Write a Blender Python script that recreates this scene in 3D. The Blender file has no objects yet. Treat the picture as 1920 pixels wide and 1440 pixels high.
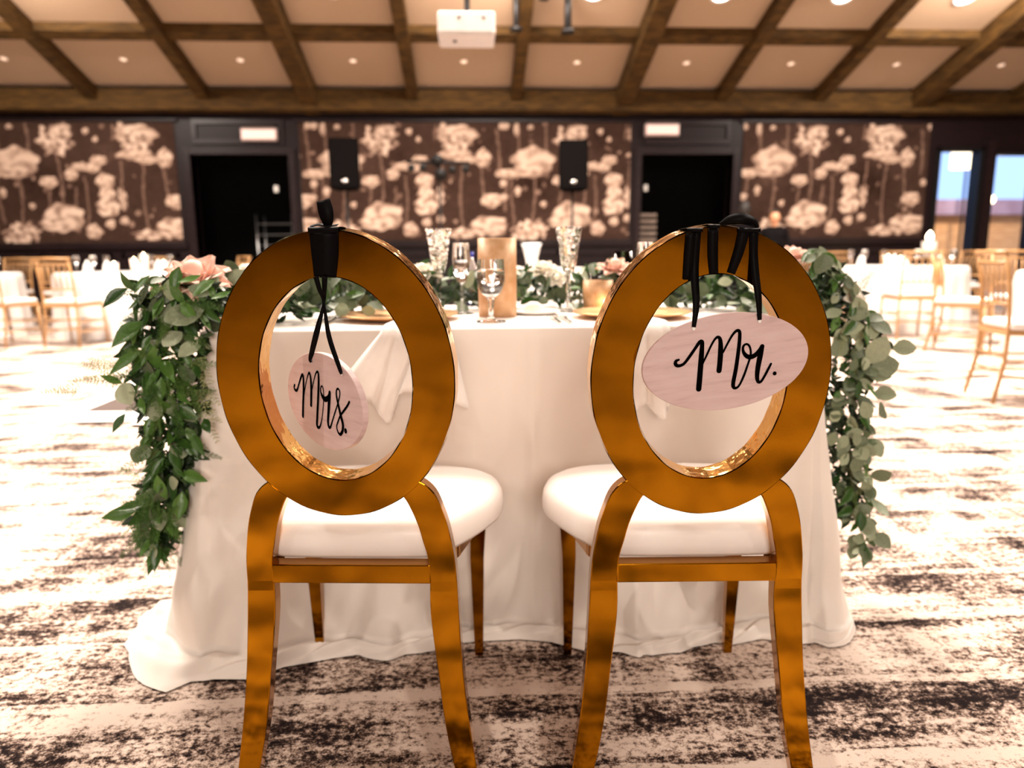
import bpy, bmesh, math, random
import numpy as np
from math import sin, cos, tan, pi, radians, sqrt
from mathutils import Vector, Matrix, Euler

scn = bpy.context.scene
C = scn.collection
random.seed(7)

# ---------------------------------------------------------------- camera
cam_d = bpy.data.cameras.new('camera'); cam = bpy.data.objects.new('camera', cam_d); C.objects.link(cam)
scn.camera = cam
F_PX = 1345.26
cam_d.sensor_width = 36.0; cam_d.lens = F_PX * 36.0 / 1920.0
cam_d.clip_start = 0.05; cam_d.clip_end = 200
_y, _p, _r = radians(3.1125), radians(-10.2346), radians(.4446)
_f = Vector((sin(_y)*cos(_p), cos(_y)*cos(_p), sin(_p)))
_rt = _f.cross(Vector((0, 0, 1))).normalized(); _up = _rt.cross(_f)
_R = _rt*cos(_r) - _up*sin(_r); _U = _up*cos(_r) + _rt*sin(_r)
M = Matrix((_R, _U, -_f)).transposed().to_4x4(); M.translation = Vector((0, 0, .9157))
cam.matrix_world = M
cam_d.dof.use_dof = True; cam_d.dof.focus_distance = 1.10; cam_d.dof.aperture_fstop = 2.8

# ---------------------------------------------------------------- view
scn.view_settings.view_transform = 'Standard'; scn.view_settings.look = 'None'
scn.view_settings.gamma = 1.0; scn.view_settings.use_curve_mapping = False
scn.view_settings.exposure = 1.05

# ---------------------------------------------------------------- world (dusk sky seen through the windows)
W = bpy.data.worlds.new('dusk_sky'); scn.world = W; W.use_nodes = True
wn = W.node_tree; bg = wn.nodes['Background']
bg.inputs[0].default_value = (.20, .30, .55, 1); bg.inputs[1].default_value = 1.6

# ---------------------------------------------------------------- lights of the hall, plus added fill lights
WARM = (1.0, .87, .76)
def area_light(name, loc, target, size, power, color=WARM, size_y=None, spread=pi):
    d = bpy.data.lights.new(name, 'AREA'); d.energy = power; d.color = color
    d.shape = 'RECTANGLE' if size_y else 'DISK'; d.size = size
    if size_y: d.size_y = size_y
    d.spread = spread
    o = bpy.data.objects.new(name, d); C.objects.link(o); o.location = loc
    o.rotation_euler = (Vector(target)-Vector(loc)).to_track_quat('-Z', 'Y').to_euler()
    return o
def spot_light(name, loc, target, power, color=WARM, angle=100, r=.06, blend=.6):
    d = bpy.data.lights.new(name, 'SPOT'); d.energy = power; d.color = color
    d.spot_size = radians(angle); d.spot_blend = blend; d.shadow_soft_size = r
    o = bpy.data.objects.new(name, d); C.objects.link(o); o.location = loc
    o.rotation_euler = (Vector(target)-Vector(loc)).to_track_quat('-Z', 'Y').to_euler()
    return o
area_light('ridge_light', (-3.6, 5.4, 5.0), (-3.6, 5.7, 0), 2.4, 365, spread=2.4)
area_light('ridge_light', (0.5, 5.8, 5.0), (.5, 6.1, 0), 2.6, 420, spread=2.4)
area_light('ridge_light', (4.8, 5.4, 5.0), (4.8, 5.7, 0), 2.4, 365, spread=2.4)
area_light('rear_fill', (0.3, -4.4, 2.1), (.2, 2.0, .6), 2.0, 85)  # unseen soft fill added behind the camera to brighten upright surfaces
area_light('wall_fill', (0.5, 8.6, 4.3), (.5, 12, 2.0), 1.0, 190, size_y=None)  # this and the next two: added fill without fixtures, brightening the far wall
area_light('wall_fill', (-5.6, 8.6, 4.3), (-5.8, 12, 2.0), 1.0, 170)
area_light('wall_fill', (6.4, 8.6, 4.3), (6.4, 12, 2.0), 1.0, 170)
spot_light('track_spot', (-1.3, -1.2, 3.8), (-.1, 1.7, .4), 26, angle=70, r=.035)
spot_light('track_spot', (1.7, -1.3, 3.8), (.3, 1.7, .4), 30, angle=70, r=.035)
spot_light('track_spot', (0.4, 3.2, 4.6), (.1, 1.9, .7), 160, angle=60)
spot_light('track_spot', (-3.2, 1.2, 4.4), (-1.6, 1.6, 0), 130, angle=80)
spot_light('track_spot', (4.2, 1.2, 4.4), (2.2, 1.8, 0), 190, angle=80)

# ================================================================ helpers
def link(o, parent=None):
    C.objects.link(o)
    if parent is not None: o.parent = parent
    return o
def tag(o, label=None, cat=None, group=None, kind=None):
    if label: o['label'] = label
    if cat: o['category'] = cat
    if group: o['group'] = group
    if kind: o['kind'] = kind
    return o
def thing(name, label, cat, loc=(0, 0, 0), rz=0, group=None):
    o = bpy.data.objects.new(name, None); o.empty_display_size = .1; C.objects.link(o)
    o.location = loc; o.rotation_euler = (0, 0, rz)
    return tag(o, label, cat, group)
def bm_obj(name, bm, m, parent=None, smooth=False, loc=None):
    me = bpy.data.meshes.new(name); bm.normal_update(); bm.to_mesh(me); bm.free()
    if m: me.materials.append(m)
    if smooth:
        for p in me.polygons: p.use_smooth = True
    o = bpy.data.objects.new(name, me)
    if loc: o.location = loc
    return link(o, parent)
def py_obj(name, vs, fs, m, parent=None, smooth=False, loc=None):
    me = bpy.data.meshes.new(name); me.from_pydata([tuple(v) for v in vs], [], [tuple(f) for f in fs])
    if m: me.materials.append(m)
    if smooth:
        for p in me.polygons: p.use_smooth = True
    me.update()
    o = bpy.data.objects.new(name, me)
    if loc: o.location = loc
    return link(o, parent)
def struct(o): o['kind'] = 'structure'; return o
def box(bm, x0, x1, y0, y1, z0, z1, bev=0):
    v = [bm.verts.new(p) for p in ((x0,y0,z0),(x1,y0,z0),(x1,y1,z0),(x0,y1,z0),(x0,y0,z1),(x1,y0,z1),(x1,y1,z1),(x0,y1,z1))]
    fs = [bm.faces.new([v[i] for i in f]) for f in ((0,3,2,1),(4,5,6,7),(0,1,5,4),(1,2,6,5),(2,3,7,6),(3,0,4,7))]
    if bev:
        es = list({e for f in fs for e in f.edges})
        bmesh.ops.bevel(bm, geom=es, offset=bev, segments=2, affect='EDGES', profile=.6)
def box_obj(name, x0, x1, y0, y1, z0, z1, m, parent=None, bev=0):
    bm = bmesh.new(); box(bm, x0, x1, y0, y1, z0, z1, bev); return bm_obj(name, bm, m, parent)
def tube(bm, pts, rads, n=8, cap=True):
    pts = [Vector(p) for p in pts]; rings = []
    for i, p in enumerate(pts):
        d = (pts[min(i+1, len(pts)-1)] - pts[max(i-1, 0)]).normalized()
        a = Vector((1, 0, 0)) if abs(d.x) < .8 else Vector((0, 1, 0))
        u = d.cross(a).normalized(); w = d.cross(u)
        r = rads[i] if hasattr(rads, '__len__') else rads
        rings.append([bm.verts.new(p + (u*cos(2*pi*k/n) + w*sin(2*pi*k/n))*r) for k in range(n)])
    for a, b in zip(rings, rings[1:]):
        for k in range(n): bm.faces.new((a[k], a[(k+1) % n], b[(k+1) % n], b[k]))
    if cap: bm.faces.new(rings[0][::-1]); bm.faces.new(rings[-1])
def tube_obj(name, pts, rads, m, parent=None, n=8):
    bm = bmesh.new(); tube(bm, pts, rads, n); bmesh.ops.recalc_face_normals(bm, faces=bm.faces)
    return bm_obj(name, bm, m, parent, True)
def lathe(bm, prof, n=32, cx=0, cy=0):
    rings = []
    for r, z in prof:
        if r < 1e-5: rings.append([bm.verts.new((cx, cy, z))])
        else: rings.append([bm.verts.new((cx+r*cos(2*pi*k/n), cy+r*sin(2*pi*k/n), z)) for k in range(n)])
    for a, b in zip(rings, rings[1:]):
        for k in range(n):
            k2 = (k+1) % n
            if len(a) == 1 and len(b) == 1: continue
            if len(a) == 1: bm.faces.new((a[0], b[k], b[k2]))
            elif len(b) == 1: bm.faces.new((a[k], a[k2], b[0]))
            else: bm.faces.new((a[k], a[k2], b[k2], b[k]))
def lathe_obj(name, prof, m, parent=None, n=32, loc=None, smooth=True):
    bm = bmesh.new(); lathe(bm, prof, n); bmesh.ops.recalc_face_normals(bm, faces=bm.faces)
    return bm_obj(name, bm, m, parent, smooth, loc)
def crsp(pts, k=6):
    P = [np.array(p, float) for p in pts]; P = [2*P[0]-P[1]] + P + [2*P[-1]-P[-2]]; out = []
    for i in range(1, len(P)-2):
        for j in range(k):
            t = j/k
            out.append(.5*((2*P[i]) + (-P[i-1]+P[i+1])*t + (2*P[i-1]-5*P[i]+4*P[i+1]-P[i+2])*t*t + (-P[i-1]+3*P[i]-3*P[i+1]+P[i+2])*t**3))
    out.append(P[-2]); return out
def copy_tree(o, parent=None):
    c = o.copy(); C.objects.link(c); c.parent = parent
    for ch in o.children: copy_tree(ch, c)
    return c

# ================================================================ materials
def mat(name, col, rough=.5, metal=0, spec=None, **kw):
    m = bpy.data.materials.new(name); m.use_nodes = True
    b = m.node_tree.nodes['Principled BSDF']
    b.inputs['Base Color'].default_value = (*col, 1); b.inputs['Roughness'].default_value = rough
    b.inputs['Metallic'].default_value = metal
    if spec is not None: b.inputs['Specular IOR Level'].default_value = spec
    for k, v in kw.items(): b.inputs[k.replace('_', ' ')].default_value = v
    return m
def nd(m, typ, **kw):
    n = m.node_tree.nodes.new(typ)
    for k, v in kw.items():
        if k in n.inputs: n.inputs[k].default_value = v
        else: setattr(n, k, v)
    return n
def lk(m, a, b): m.node_tree.links.new(a, b)
def ramp(m, fac, stops):
    r = nd(m, 'ShaderNodeValToRGB'); e = r.color_ramp.elements
    while len(e) > 1: e.remove(e[-1])
    e[0].position = stops[0][0]; e[0].color = (*stops[0][1], 1)
    for p, c in stops[1:]:
        q = e.new(p); q.color = (*c, 1)
    lk(m, fac, r.inputs[0]); return r.outputs[0]
def coords(m, scale=(1, 1, 1), kind='Object', rot=(0, 0, 0)):
    t = nd(m, 'ShaderNodeTexCoord'); mp = nd(m, 'ShaderNodeMapping')
    mp.inputs['Scale'].default_value = scale; mp.inputs['Rotation'].default_value = rot
    lk(m, t.outputs[kind], mp.inputs[0]); return mp.outputs[0]
def noise(m, vec, scale, detail=4, rough=.5):
    n = nd(m, 'ShaderNodeTexNoise'); n.inputs['Scale'].default_value = scale
    n.inputs['Detail'].default_value = detail; n.inputs['Roughness'].default_value = rough
    lk(m, vec, n.inputs['Vector']); return n.outputs['Fac']
def bsdf(m): return m.node_tree.nodes['Principled BSDF']
def bump(m, h, s=.2, d=.01):
    b = nd(m, 'ShaderNodeBump'); b.inputs['Strength'].default_value = s; b.inputs['Distance'].default_value = d
    lk(m, h, b.inputs['Height']); lk(m, b.outputs[0], bsdf(m).inputs['Normal'])
def noisy(name, c1, c2, scale, sc=(1, 1, 1), rough=.5, metal=0, bs=0, lo=.35, hi=.65, detail=4, **kw):
    m = mat(name, c1, rough, metal, **kw); v = coords(m, sc); f = noise(m, v, scale, detail)
    lk(m, ramp(m, f, [(lo, c1), (hi, c2)]), bsdf(m).inputs['Base Color'])
    if bs: bump(m, f, bs)
    return m
def mth(m, op, a, b=None, clamp=False):
    n = nd(m, 'ShaderNodeMath', operation=op, use_clamp=clamp)
    for i, x in enumerate((a, b)):
        if x is None: continue
        if isinstance(x, (int, float)): n.inputs[i].default_value = x
        else: lk(m, x, n.inputs[i])
    return n.outputs[0]

GOLD = mat('polished_gold_metal', (.37, .150, .005), .11, 1.0)
v = coords(GOLD); f = noise(GOLD, v, 4, 2.5); bump(GOLD, f, .09, .03)
GOLDRIM = mat('gold_metal_strip', (.86, .50, .15), .12, 1.0)
v = coords(GOLDRIM, (1, 1, 1)); f = noise(GOLDRIM, v, 34, 2); bump(GOLDRIM, f, .22, .012)
VINYL = noisy('white_vinyl_upholstery', (.86, .80, .76), (.90, .85, .81), 12, rough=.38, bs=.03)
CLOTH = noisy('ivory_tablecloth_fabric', (.80, .73, .67), (.84, .775, .71), 3, rough=.6, bs=.05)
bsdf(CLOTH).inputs['Sheen Weight'].default_value = .2
WHITECLOTH = noisy('white_table_linen', (.64, .60, .57), (.68, .64, .61), 4, rough=.7)
NAPKIN = noisy('white_napkin_cotton', (.85, .80, .76), (.88, .84, .80), 30, rough=.8, bs=.05)
RIBBON = mat('black_satin_ribbon', (.0022, .0016, .0018), .5, spec=.06)
SIGN = mat('whitewashed_pink_wood', (.6, .47, .45), .55)
v = coords(SIGN, (1, 1, 9)); f = noise(SIGN, v, 9, 5, .6)
lk(SIGN, ramp(SIGN, f, [(.3, (.50, .34, .34)), (.45, (.61, .44, .43)), (.7, (.67, .51, .50))]), bsdf(SIGN).inputs['Base Color'])
bump(SIGN, f, .08, .002)
INK = mat('black_lettering_ink', (.002, .0015, .0015), .9, spec=.0)
BEAM = noisy('dark_stained_timber', (.036, .0175, .0035), (.090, .044, .009), 5, (1, 1, 6), rough=.8, bs=.1, spec=.2)
CEILP = noisy('tan_acoustic_ceiling_fabric', (.385, .262, .168), (.42, .288, .188), 60, rough=.9, bs=.05)
PANEL = noisy('dark_plum_brown_panelling', (.008, .004, .0045), (.013, .006, .007), 6, (1, 1, 5), rough=.45, spec=.2)
CASING = noisy('dark_door_casing', (.011, .0055, .006), (.017, .009, .010), 6, (1, 1, 5), rough=.35, spec=.25)
WALLM = noisy('beige_plaster', (.50, .38, .28), (.54, .41, .30), 5, rough=.85)
BLACKV = noisy('unlit_corridor_black', (.004, .003, .003), (.006, .005, .005), 5, rough=.9)  # near-black colour stands in for the darkness of the corridor
BLACKP = noisy('black_textured_plastic', (.003, .0025, .0025), (.005, .004, .004), 90, rough=.95, spec=.02)
DMETAL = noisy('black_painted_metal', (.004, .0035, .0035), (.007, .006, .006), 30, rough=.5, spec=.25)
CHIA = noisy('natural_gold_wood', (.34, .175, .065), (.43, .23, .09), 8, (1, 1, 8), rough=.4)
WHITEP = noisy('white_plastic', (.80, .76, .72), (.84, .80, .76), 20, rough=.4)
STEEL = noisy('brushed_steel', (.5, .5, .5), (.6, .6, .6), 40, (1, 1, 10), rough=.3, metal=1)
CHARGER = mat('gold_charger_plate', (.86, .52, .26), .28, .85); bump(CHARGER, noise(CHARGER, coords(CHARGER), 40, 2), .1, .003)
MERC = noisy('amber_mercury_glass', (.62, .33, .15), (.80, .52, .30), 30, rough=.45, metal=.1, lo=.4, hi=.7, bs=.1)
bsdf(MERC).inputs['Transmission Weight'].default_value = .15
PORC = mat('white_glazed_porcelain', (.86, .83, .80), .2)
BREAD = noisy('butter_ball', (.86, .80, .68), (.9, .85, .75), 20, rough=.5)
SILVER = mat('polished_silverware', (.86, .84, .82), .15, 1.0)
WAX = mat('white_candle_wax', (.88, .82, .74), .5, Subsurface_Weight=.3)
def emit(name, col, s):
    m = mat(name, col, .5); b = bsdf(m); b.inputs['Emission Color'].default_value = (*col, 1); b.inputs['Emission Strength'].default_value = s; return m
FLAME = emit('candle_flame', (1, .72, .38), 30)
BULB = emit('lit_downlight_lens', (1, .90, .80), 14)
LAMPGLOW = emit('glowing_lamp_globe', (1, .72, .40), 9)
OFFLENS = emit('dim_downlight_lens', (1, .74, .55), .42)
GLASS = mat('clear_glass', (1, 1, 1), .02, Transmission_Weight=1.0, IOR=1.45)
CRYSTAL = mat('cut_crystal_glass', (1, 1, 1), .04, Transmission_Weight=1.0, IOR=1.52)
v = coords(CRYSTAL, (1, 1, 1)); vo = nd(CRYSTAL, 'ShaderNodeTexVoronoi'); vo.inputs['Scale'].default_value = 70; lk(CRYSTAL, v, vo.inputs['Vector']); bump(CRYSTAL, vo.outputs['Distance'], .9, .004)
WATER = mat('still_water', (1, 1, 1), .01, Transmission_Weight=1.0, IOR=1.33)
PANE = mat('window_glass', (1, 1, 1), .0, Transmission_Weight=1.0, IOR=1.02)
DANCE = noisy('pale_grey_floor_panel', (.075, .056, .050), (.083, .062, .056), 3, rough=.8, spec=.1)
EDGE = noisy('white_ramp_edging', (.86, .83, .80), (.88, .85, .82), 3, rough=.5)
def leafmat(name, c1, c2, rough, trans=.25):
    m = mat(name, c1, rough)
    oi = nd(m, 'ShaderNodeObjectInfo'); n = noise(m, coords(m), 14, 3)
    a = mth(m, 'MULTIPLY', mth(m, 'POWER', oi.outputs['Random'], 1.4), .75); b = mth(m, 'MULTIPLY', n, .45); s = mth(m, 'ADD', a, b, True)
    lk(m, ramp(m, s, [(.1, c1), (.95, c2)]), bsdf(m).inputs['Base Color'])
    bump(m, n, .1, .01)
    return m
RUSC = leafmat('glossy_ruscus_green', (.008, .045, .006), (.10, .22, .04), .32)
EUCA = leafmat('silver_dollar_eucalyptus', (.035, .065, .022), (.42, .47, .31), .50)
DARKL = noisy('deep_shaded_green_leaf', (.006, .018, .004), (.020, .050, .010), 20, rough=.5)  # inner leaves darkened in colour to stand for shade between leaves
FERN = leafmat('asparagus_fern_green', (.035, .115, .012), (.13, .24, .045), .6)
FERNL = leafmat('pale_seeded_eucalyptus', (.30, .34, .12), (.46, .48, .22), .6)
STEM = noisy('woody_green_stem', (.05, .07, .02), (.10, .10, .04), 20, rough=.7)
PINK = noisy('blush_peach_petal', (.88, .50, .38), (.92, .66, .56), 18, rough=.6, Subsurface_Weight=.15)
CREAM = noisy('cream_petal', (.90, .80, .66), (.92, .86, .76), 18, rough=.6, Subsurface_Weight=.15)

# ---- carpet: abstract distressed pattern, long streaks along the room's width, speckled
CARPET = mat('distressed_pattern_carpet', (.5, .4, .3), .95, spec=.1)
m = CARPET
tc = nd(m, 'ShaderNodeTexCoord').outputs['Object']
def mapped(sc, rot=(0, 0, 0), loc=(0, 0, 0)):
    mp = nd(m, 'ShaderNodeMapping'); mp.inputs['Scale'].default_value = sc; mp.inputs['Rotation'].default_value = rot; mp.inputs['Location'].default_value = loc
    lk(m, tc, mp.inputs[0]); return mp.outputs[0]
n1 = noise(m, mapped((1.5, 3.6, 1), loc=(3.3, 1.7, 0)), 1.5, 5, .6)
n2 = noise(m, mapped((1.6, 14, 1), loc=(1, 5, 0)), 1.5, 4, .6)
n3 = noise(m, mapped((9, .8, 1), rot=(0, 0, radians(28))), 1.6, 3, .55)
sp = noise(m, mapped((1, 1.2, 1)), 62, 5, .7)
sp2 = noise(m, mapped((1, 1, 1)), 260, 2, .5)
zone = mth(m, 'ADD', mth(m, 'MULTIPLY', n1, 1.15), mth(m, 'MULTIPLY', n2, .55))
zone = mth(m, 'ADD', zone, mth(m, 'MULTIPLY', n3, .40))            # ~1.05 mean
wv = nd(m, 'ShaderNodeTexWave', wave_type='BANDS', bands_direction='Y'); lk(m, mapped((1, 1, 1)), wv.inputs['Vector'])
wv.inputs['Scale'].default_value = 1.25; wv.inputs['Distortion'].default_value = .9; wv.inputs['Detail'].default_value = 3; wv.inputs['Detail Scale'].default_value = 2.5
line = mth(m, 'GREATER_THAN', wv.outputs['Fac'], .965)
z2 = mth(m, 'SUBTRACT', zone, mth(m, 'MULTIPLY', line, .14))
d = mth(m, 'ADD', mth(m, 'MULTIPLY', mth(m, 'SUBTRACT', z2, 1.03), 2.6), mth(m, 'MULTIPLY', mth(m, 'SUBTRACT', sp, .5), 3.0))
d = mth(m, 'ADD', d, mth(m, 'MULTIPLY', mth(m, 'SUBTRACT', sp2, .5), .9))
d = mth(m, 'ADD', d, .40, True)
col = ramp(m, d, [(.14, (.71, .59, .51)), (.42, (.46, .35, .285)), (.64, (.11, .07, .055)), (.90, (.012, .007, .007))])
lk(m, col, bsdf(m).inputs['Base Color'])
bump(m, sp2, .35, .006)

# ---- wallpaper: dark brown ground with photographic cream flowers, values stored on the mesh
WPAP = mat('botanical_wallpaper', (.1, .06, .05), .9, spec=.08)
at = nd(WPAP, 'ShaderNodeVertexColor'); at.layer_name = 'print'
sx = nd(WPAP, 'ShaderNodeSeparateColor'); lk(WPAP, at.outputs['Color'], sx.inputs[0])
grain = noise(WPAP, coords(WPAP), 9, 5, .7)
s = mth(WPAP, 'ADD', sx.outputs[0], mth(WPAP, 'MULTIPLY', mth(WPAP, 'SUBTRACT', grain, .5), .35))
lk(WPAP, ramp(WPAP, s, [(0, (.020, .009, .006)), (.25, (.058, .032, .023)), (.5, (.19, .115, .085)), (.8, (.50, .355, .27)), (1, (.66, .50, .40))]), bsdf(WPAP).inputs['Base Color'])

# ================================================================ the room
D = 12.0; SL = tan(radians(17)); ZC = 3.39; YR = 3.0; YB = -6.0
XL, XR = -11.0, 13.0
def ceil_z(y): return ZC + (D-y)*SL if y > YR else ZC + (D-YR)*SL - (YR-y)*SL
floor = struct(py_obj('floor', [(XL, YB, 0), (XR, YB, 0), (XR, D+.5, 0), (XL, D+.5, 0)], [(0, 1, 2, 3)], CARPET))

# far wall with two doorways and two windows
def rects_wall(name, xs, openings, z0, z1, y0, y1, m):
    """solid wall slab along x with rectangular openings, as one mesh"""
    bm = bmesh.new(); x = xs[0]
    for (a, b, c, d_) in openings:
        box(bm, x, a, y0, y1, z0, z1)
        if d_ < z1: box(bm, a, b, y0, y1, d_, z1)
        if c > z0: box(bm, a, b, y0, y1, z0, c)
        x = b
    box(bm, x, xs[1], y0, y1, z0, z1)
    return struct(bm_obj(name, bm, m))
DOORS = [(-4.378, -2.86, 0, 2.495), (2.785, 4.297, 0, 2.495)]
WINS = [(7.78, 8.52, .12, 2.56), (8.74, 9.55, .12, 2.50), (9.8, 10.6, .12, 2.5)]
wall = rects_wall('wall_far', (XL, XR), DOORS+WINS, 0, ZC+.1, D, D+.25, PANEL)

FL = [  # features of one repeat, in photo-derived units of 8.3 mm: x, y(down), rx, ry, ruffle
 (0,303,40,27,0),(-8,318,26,16,0),(-52,326,22,9,0),(55,340,17,11,0),(75,262,30,27,1),(76,408,36,26,2),(60,420,30,12,2),(97,327,12,11,0),(115,312,16,8,0),(136,314,16,9,0),
 (150,300,15,9,0),(158,340,17,15,0),(160,366,15,16,0),(159,388,21,18,2),(223,252,38,18,0),(222,268,24,20,1),(218,290,34,9,0),(240,300,22,7,0),(187,372,8,20,1),(272,296,14,18,0),
 (128,434,14,14,0),(187,414,8,8,0),(286,378,19,14,0),(282,424,34,15,2),(292,436,22,12,0),(0,436,26,20,1),(352,440,26,18,1),(-60,236,6,7,0),(-32,242,5,12,0),(131,246,6,6,0),
 (95,240,10,6,0),(316,236,7,7,0),(240,441,36,10,1),(-5,238,6,5,0),(148,261,5,5,0),(160,420,9,9,0),(-58,372,8,7,0),(-30,360,6,10,0),(310,345,7,7,0),(330,300,6,6,0),(196,236,6,9,0),(20,385,6,6,0)]
STEMS = [(0,330,455),(-52,335,400),(75,290,395),(230,300,430),(272,314,372),(120,330,430),(187,300,360),(55,352,440),(300,240,330),(330,320,420),(22,230,290),(100,350,395),(-25,235,300),(178,232,262)]
def hash2(i, j): return ((math.sin(i*12.9898+j*78.233)*43758.5453) % 1)
def wallpaper(x0, x1, anchors, parent):
    z0, z1 = 1.15, 2.985; st = .02
    nx = int((x1-x0)/st)+1; nz = int((z1-z0)/st)+1
    X, Z = np.meshgrid(np.linspace(x0, x1, nx), np.linspace(z0, z1, nz))
    v = np.full(X.shape, .15)
    rs = np.random.RandomState(3)
    for k in range(26):   # soft mottling of the ground
        cx, cz, r, a = rs.uniform(x0, x1), rs.uniform(z0, z1), rs.uniform(.1, .45), rs.uniform(-.10, .13)
        v += a*np.exp(-((X-cx)**2+(Z-cz)**2)/r**2)
    for k in range(int((x1-x0)*16)):   # small seed heads and buds
        cx, cz, r = rs.uniform(x0, x1), rs.uniform(z0, z1), rs.uniform(.018, .05)
        v = np.maximum(v, rs.uniform(.3, .62)*(np.hypot(X-cx, Z-cz) < r))
    for (ax) in anchors:
        for (sx_, ya, yb) in STEMS:
            cx = ax + sx_*.0083; za, zb = 2.985-(ya-229)*.0081, 2.985-(yb-229)*.0081
            wob = cx + .03*np.sin(Z*4+sx_)
            v = np.where((np.abs(X-wob) < .022) & (Z < za) & (Z > zb), np.maximum(v, .42), v)
        for i, (fx, fy, rx, ry, ruf) in enumerate(FL):
            cx = ax + fx*.0083; cz = 2.985-(fy-229)*.0081
            dx, dz = (X-cx)/(rx*.0083), (Z-cz)/(ry*.0081)
            th = np.arctan2(dz, dx); r = np.hypot(dx, dz)
            edge = 1.12 + (.07*np.sin(5*th+i) + .05*np.sin(9*th+2*i) if ruf != 1 else .16*np.sin(7*th+i)+.09*np.sin(13*th+i))
            a = np.clip((edge-r)*7, 0, 1)
            tone = .88 - .22*np.sin(r*5+th*3+i)*(.6 if ruf == 0 else 1) - .12*np.abs(np.sin(th*8+i))*np.clip(r, 0, 1) - .12*np.clip((dz < -.1)*1.0, 0, 1)*(ruf == 0)
            if ruf == 1: tone = tone - .35*(np.sin(r*9+i)*np.sin(th*5) > .35)
            if ruf == 2: tone = tone - .06*np.cos(th*6)
            v = v*(1-a) + a*np.clip(tone, .3, 1)
    vs = [(float(a), D-.02, float(b)) for a, b in zip(X.ravel(), Z.ravel())]
    fs = [(j*nx+i, j*nx+i+1, (j+1)*nx+i+1, (j+1)*nx+i) for j in range(nz-1) for i in range(nx-1)]
    o = py_obj('wallpaper_panel', vs, fs, WPAP, parent)
    ca = o.data.color_attributes.new('print', 'FLOAT_COLOR', 'POINT')
    buf = np.ones((nx*nz, 4), np.float32); buf[:, :3] = np.clip(v.ravel(), 0, 1)[:, None]
    ca.data.foreach_set('color', buf.ravel())
    return o
PANELS = [(-10.9, -4.60, (-10.06, -7.03)), (-2.68, 2.60, (-5.06, -2.04, 1.02)), (4.46, 7.60, (4.98,))]
for a, b, an in PANELS:
    wallpaper(a, b, an, wall)
    # frame mouldings and wainscot boards of the panelling
    box_obj('chair_rail', a-.06, b+.06, D-.06, D, 1.05, 1.15, PANEL, wall, .008)
    box_obj('picture_rail', a-.06, b+.06, D-.05, D, 2.985, 3.04, PANEL, wall, .006)
    n = max(1, round((b-a)/1.05)); w = (b-a)/n
    for k in range(n):
        bm = bmesh.new(); xa, xb = a+k*w+.07, a+(k+1)*w-.07
        box(bm, xa, xb, D-.035, D, .22, .30, .004); box(bm, xa, xb, D-.035, D, .90, .98, .004)
        box(bm, xa, xa+.07, D-.035, D, .22, .98, .004); box(bm, xb-.07, xb, D-.035, D, .22, .98, .004)
        bm_obj('wainscot_panel', bm, PANEL, wall)
struct(box_obj('baseboard_far', XL, DOORS[0][0]-.1, D-.03, D, 0, .16, PANEL))
for i, (a, b, z0, z1) in enumerate(DOORS):
    bm = bmesh.new(); w = .10
    box(bm, a-w, a, D-.06, D+.2, 0, z1+w, .006); box(bm, b, b+w, D-.06, D+.2, 0, z1+w, .006); box(bm, a, b, D-.06, D+.2, z1, z1+w, .006)
    dr = struct(bm_obj('door_%d' % (i+1), bm, CASING))
    bm = bmesh.new(); box(bm, a+.05, b-.05, D-.035, D, z1+.16, z1+.24, .004); box(bm, a+.05, b-.05, D-.035, D, 2.95, 3.03, .004)
    box(bm, a+.05, a+.12, D-.035, D, z1+.24, 2.95, .004); box(bm, b-.12, b-.05, D-.035, D, z1+.24, 2.95, .004)
    bm_obj('transom_panel', bm, CASING, dr)
# the unlit service corridor behind the doorways, its darkness put into near-black walls
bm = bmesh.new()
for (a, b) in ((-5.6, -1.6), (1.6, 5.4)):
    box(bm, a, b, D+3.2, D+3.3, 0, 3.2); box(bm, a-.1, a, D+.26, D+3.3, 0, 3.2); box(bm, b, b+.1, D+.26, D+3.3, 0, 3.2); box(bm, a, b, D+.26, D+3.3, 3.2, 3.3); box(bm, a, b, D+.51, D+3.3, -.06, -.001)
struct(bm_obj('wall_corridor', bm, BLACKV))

# side and back walls, ceiling
def gable(name, x, m):
    ys = [YB, D+.25]; vs = []
    prof = [(YB, 0), (D+.25, 0), (D+.25, ZC), (YR, ceil_z(YR)+.2), (YB, ZC-.1)]
    vs = [(x, a, b) for a, b in prof] + [(x+(.2 if x > 0 else -.2), a, b) for a, b in prof]
    fs = [(0, 1, 2, 3, 4), (9, 8, 7, 6, 5)] + [(i, (i+1) % 5, 5+(i+1) % 5, 5+i) for i in range(5)]
    return struct(py_obj(name, vs, fs, m))
gable('wall_left', XL, WALLM); gable('wall_right', XR, WALLM)
wb = struct(box_obj('wall_back', XL, XR, YB-.2, YB, 0, ZC+.1, WALLM))
box_obj('wainscot', XL, XR, YB, YB+.03, 0, 1.1, PANEL, wb)
for xd in (-4.2, .3, 4.6):
    box_obj('door_leaf', xd-.9, xd+.9, YB, YB+.05, 0, 2.3, PANEL, wb, .01)

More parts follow.
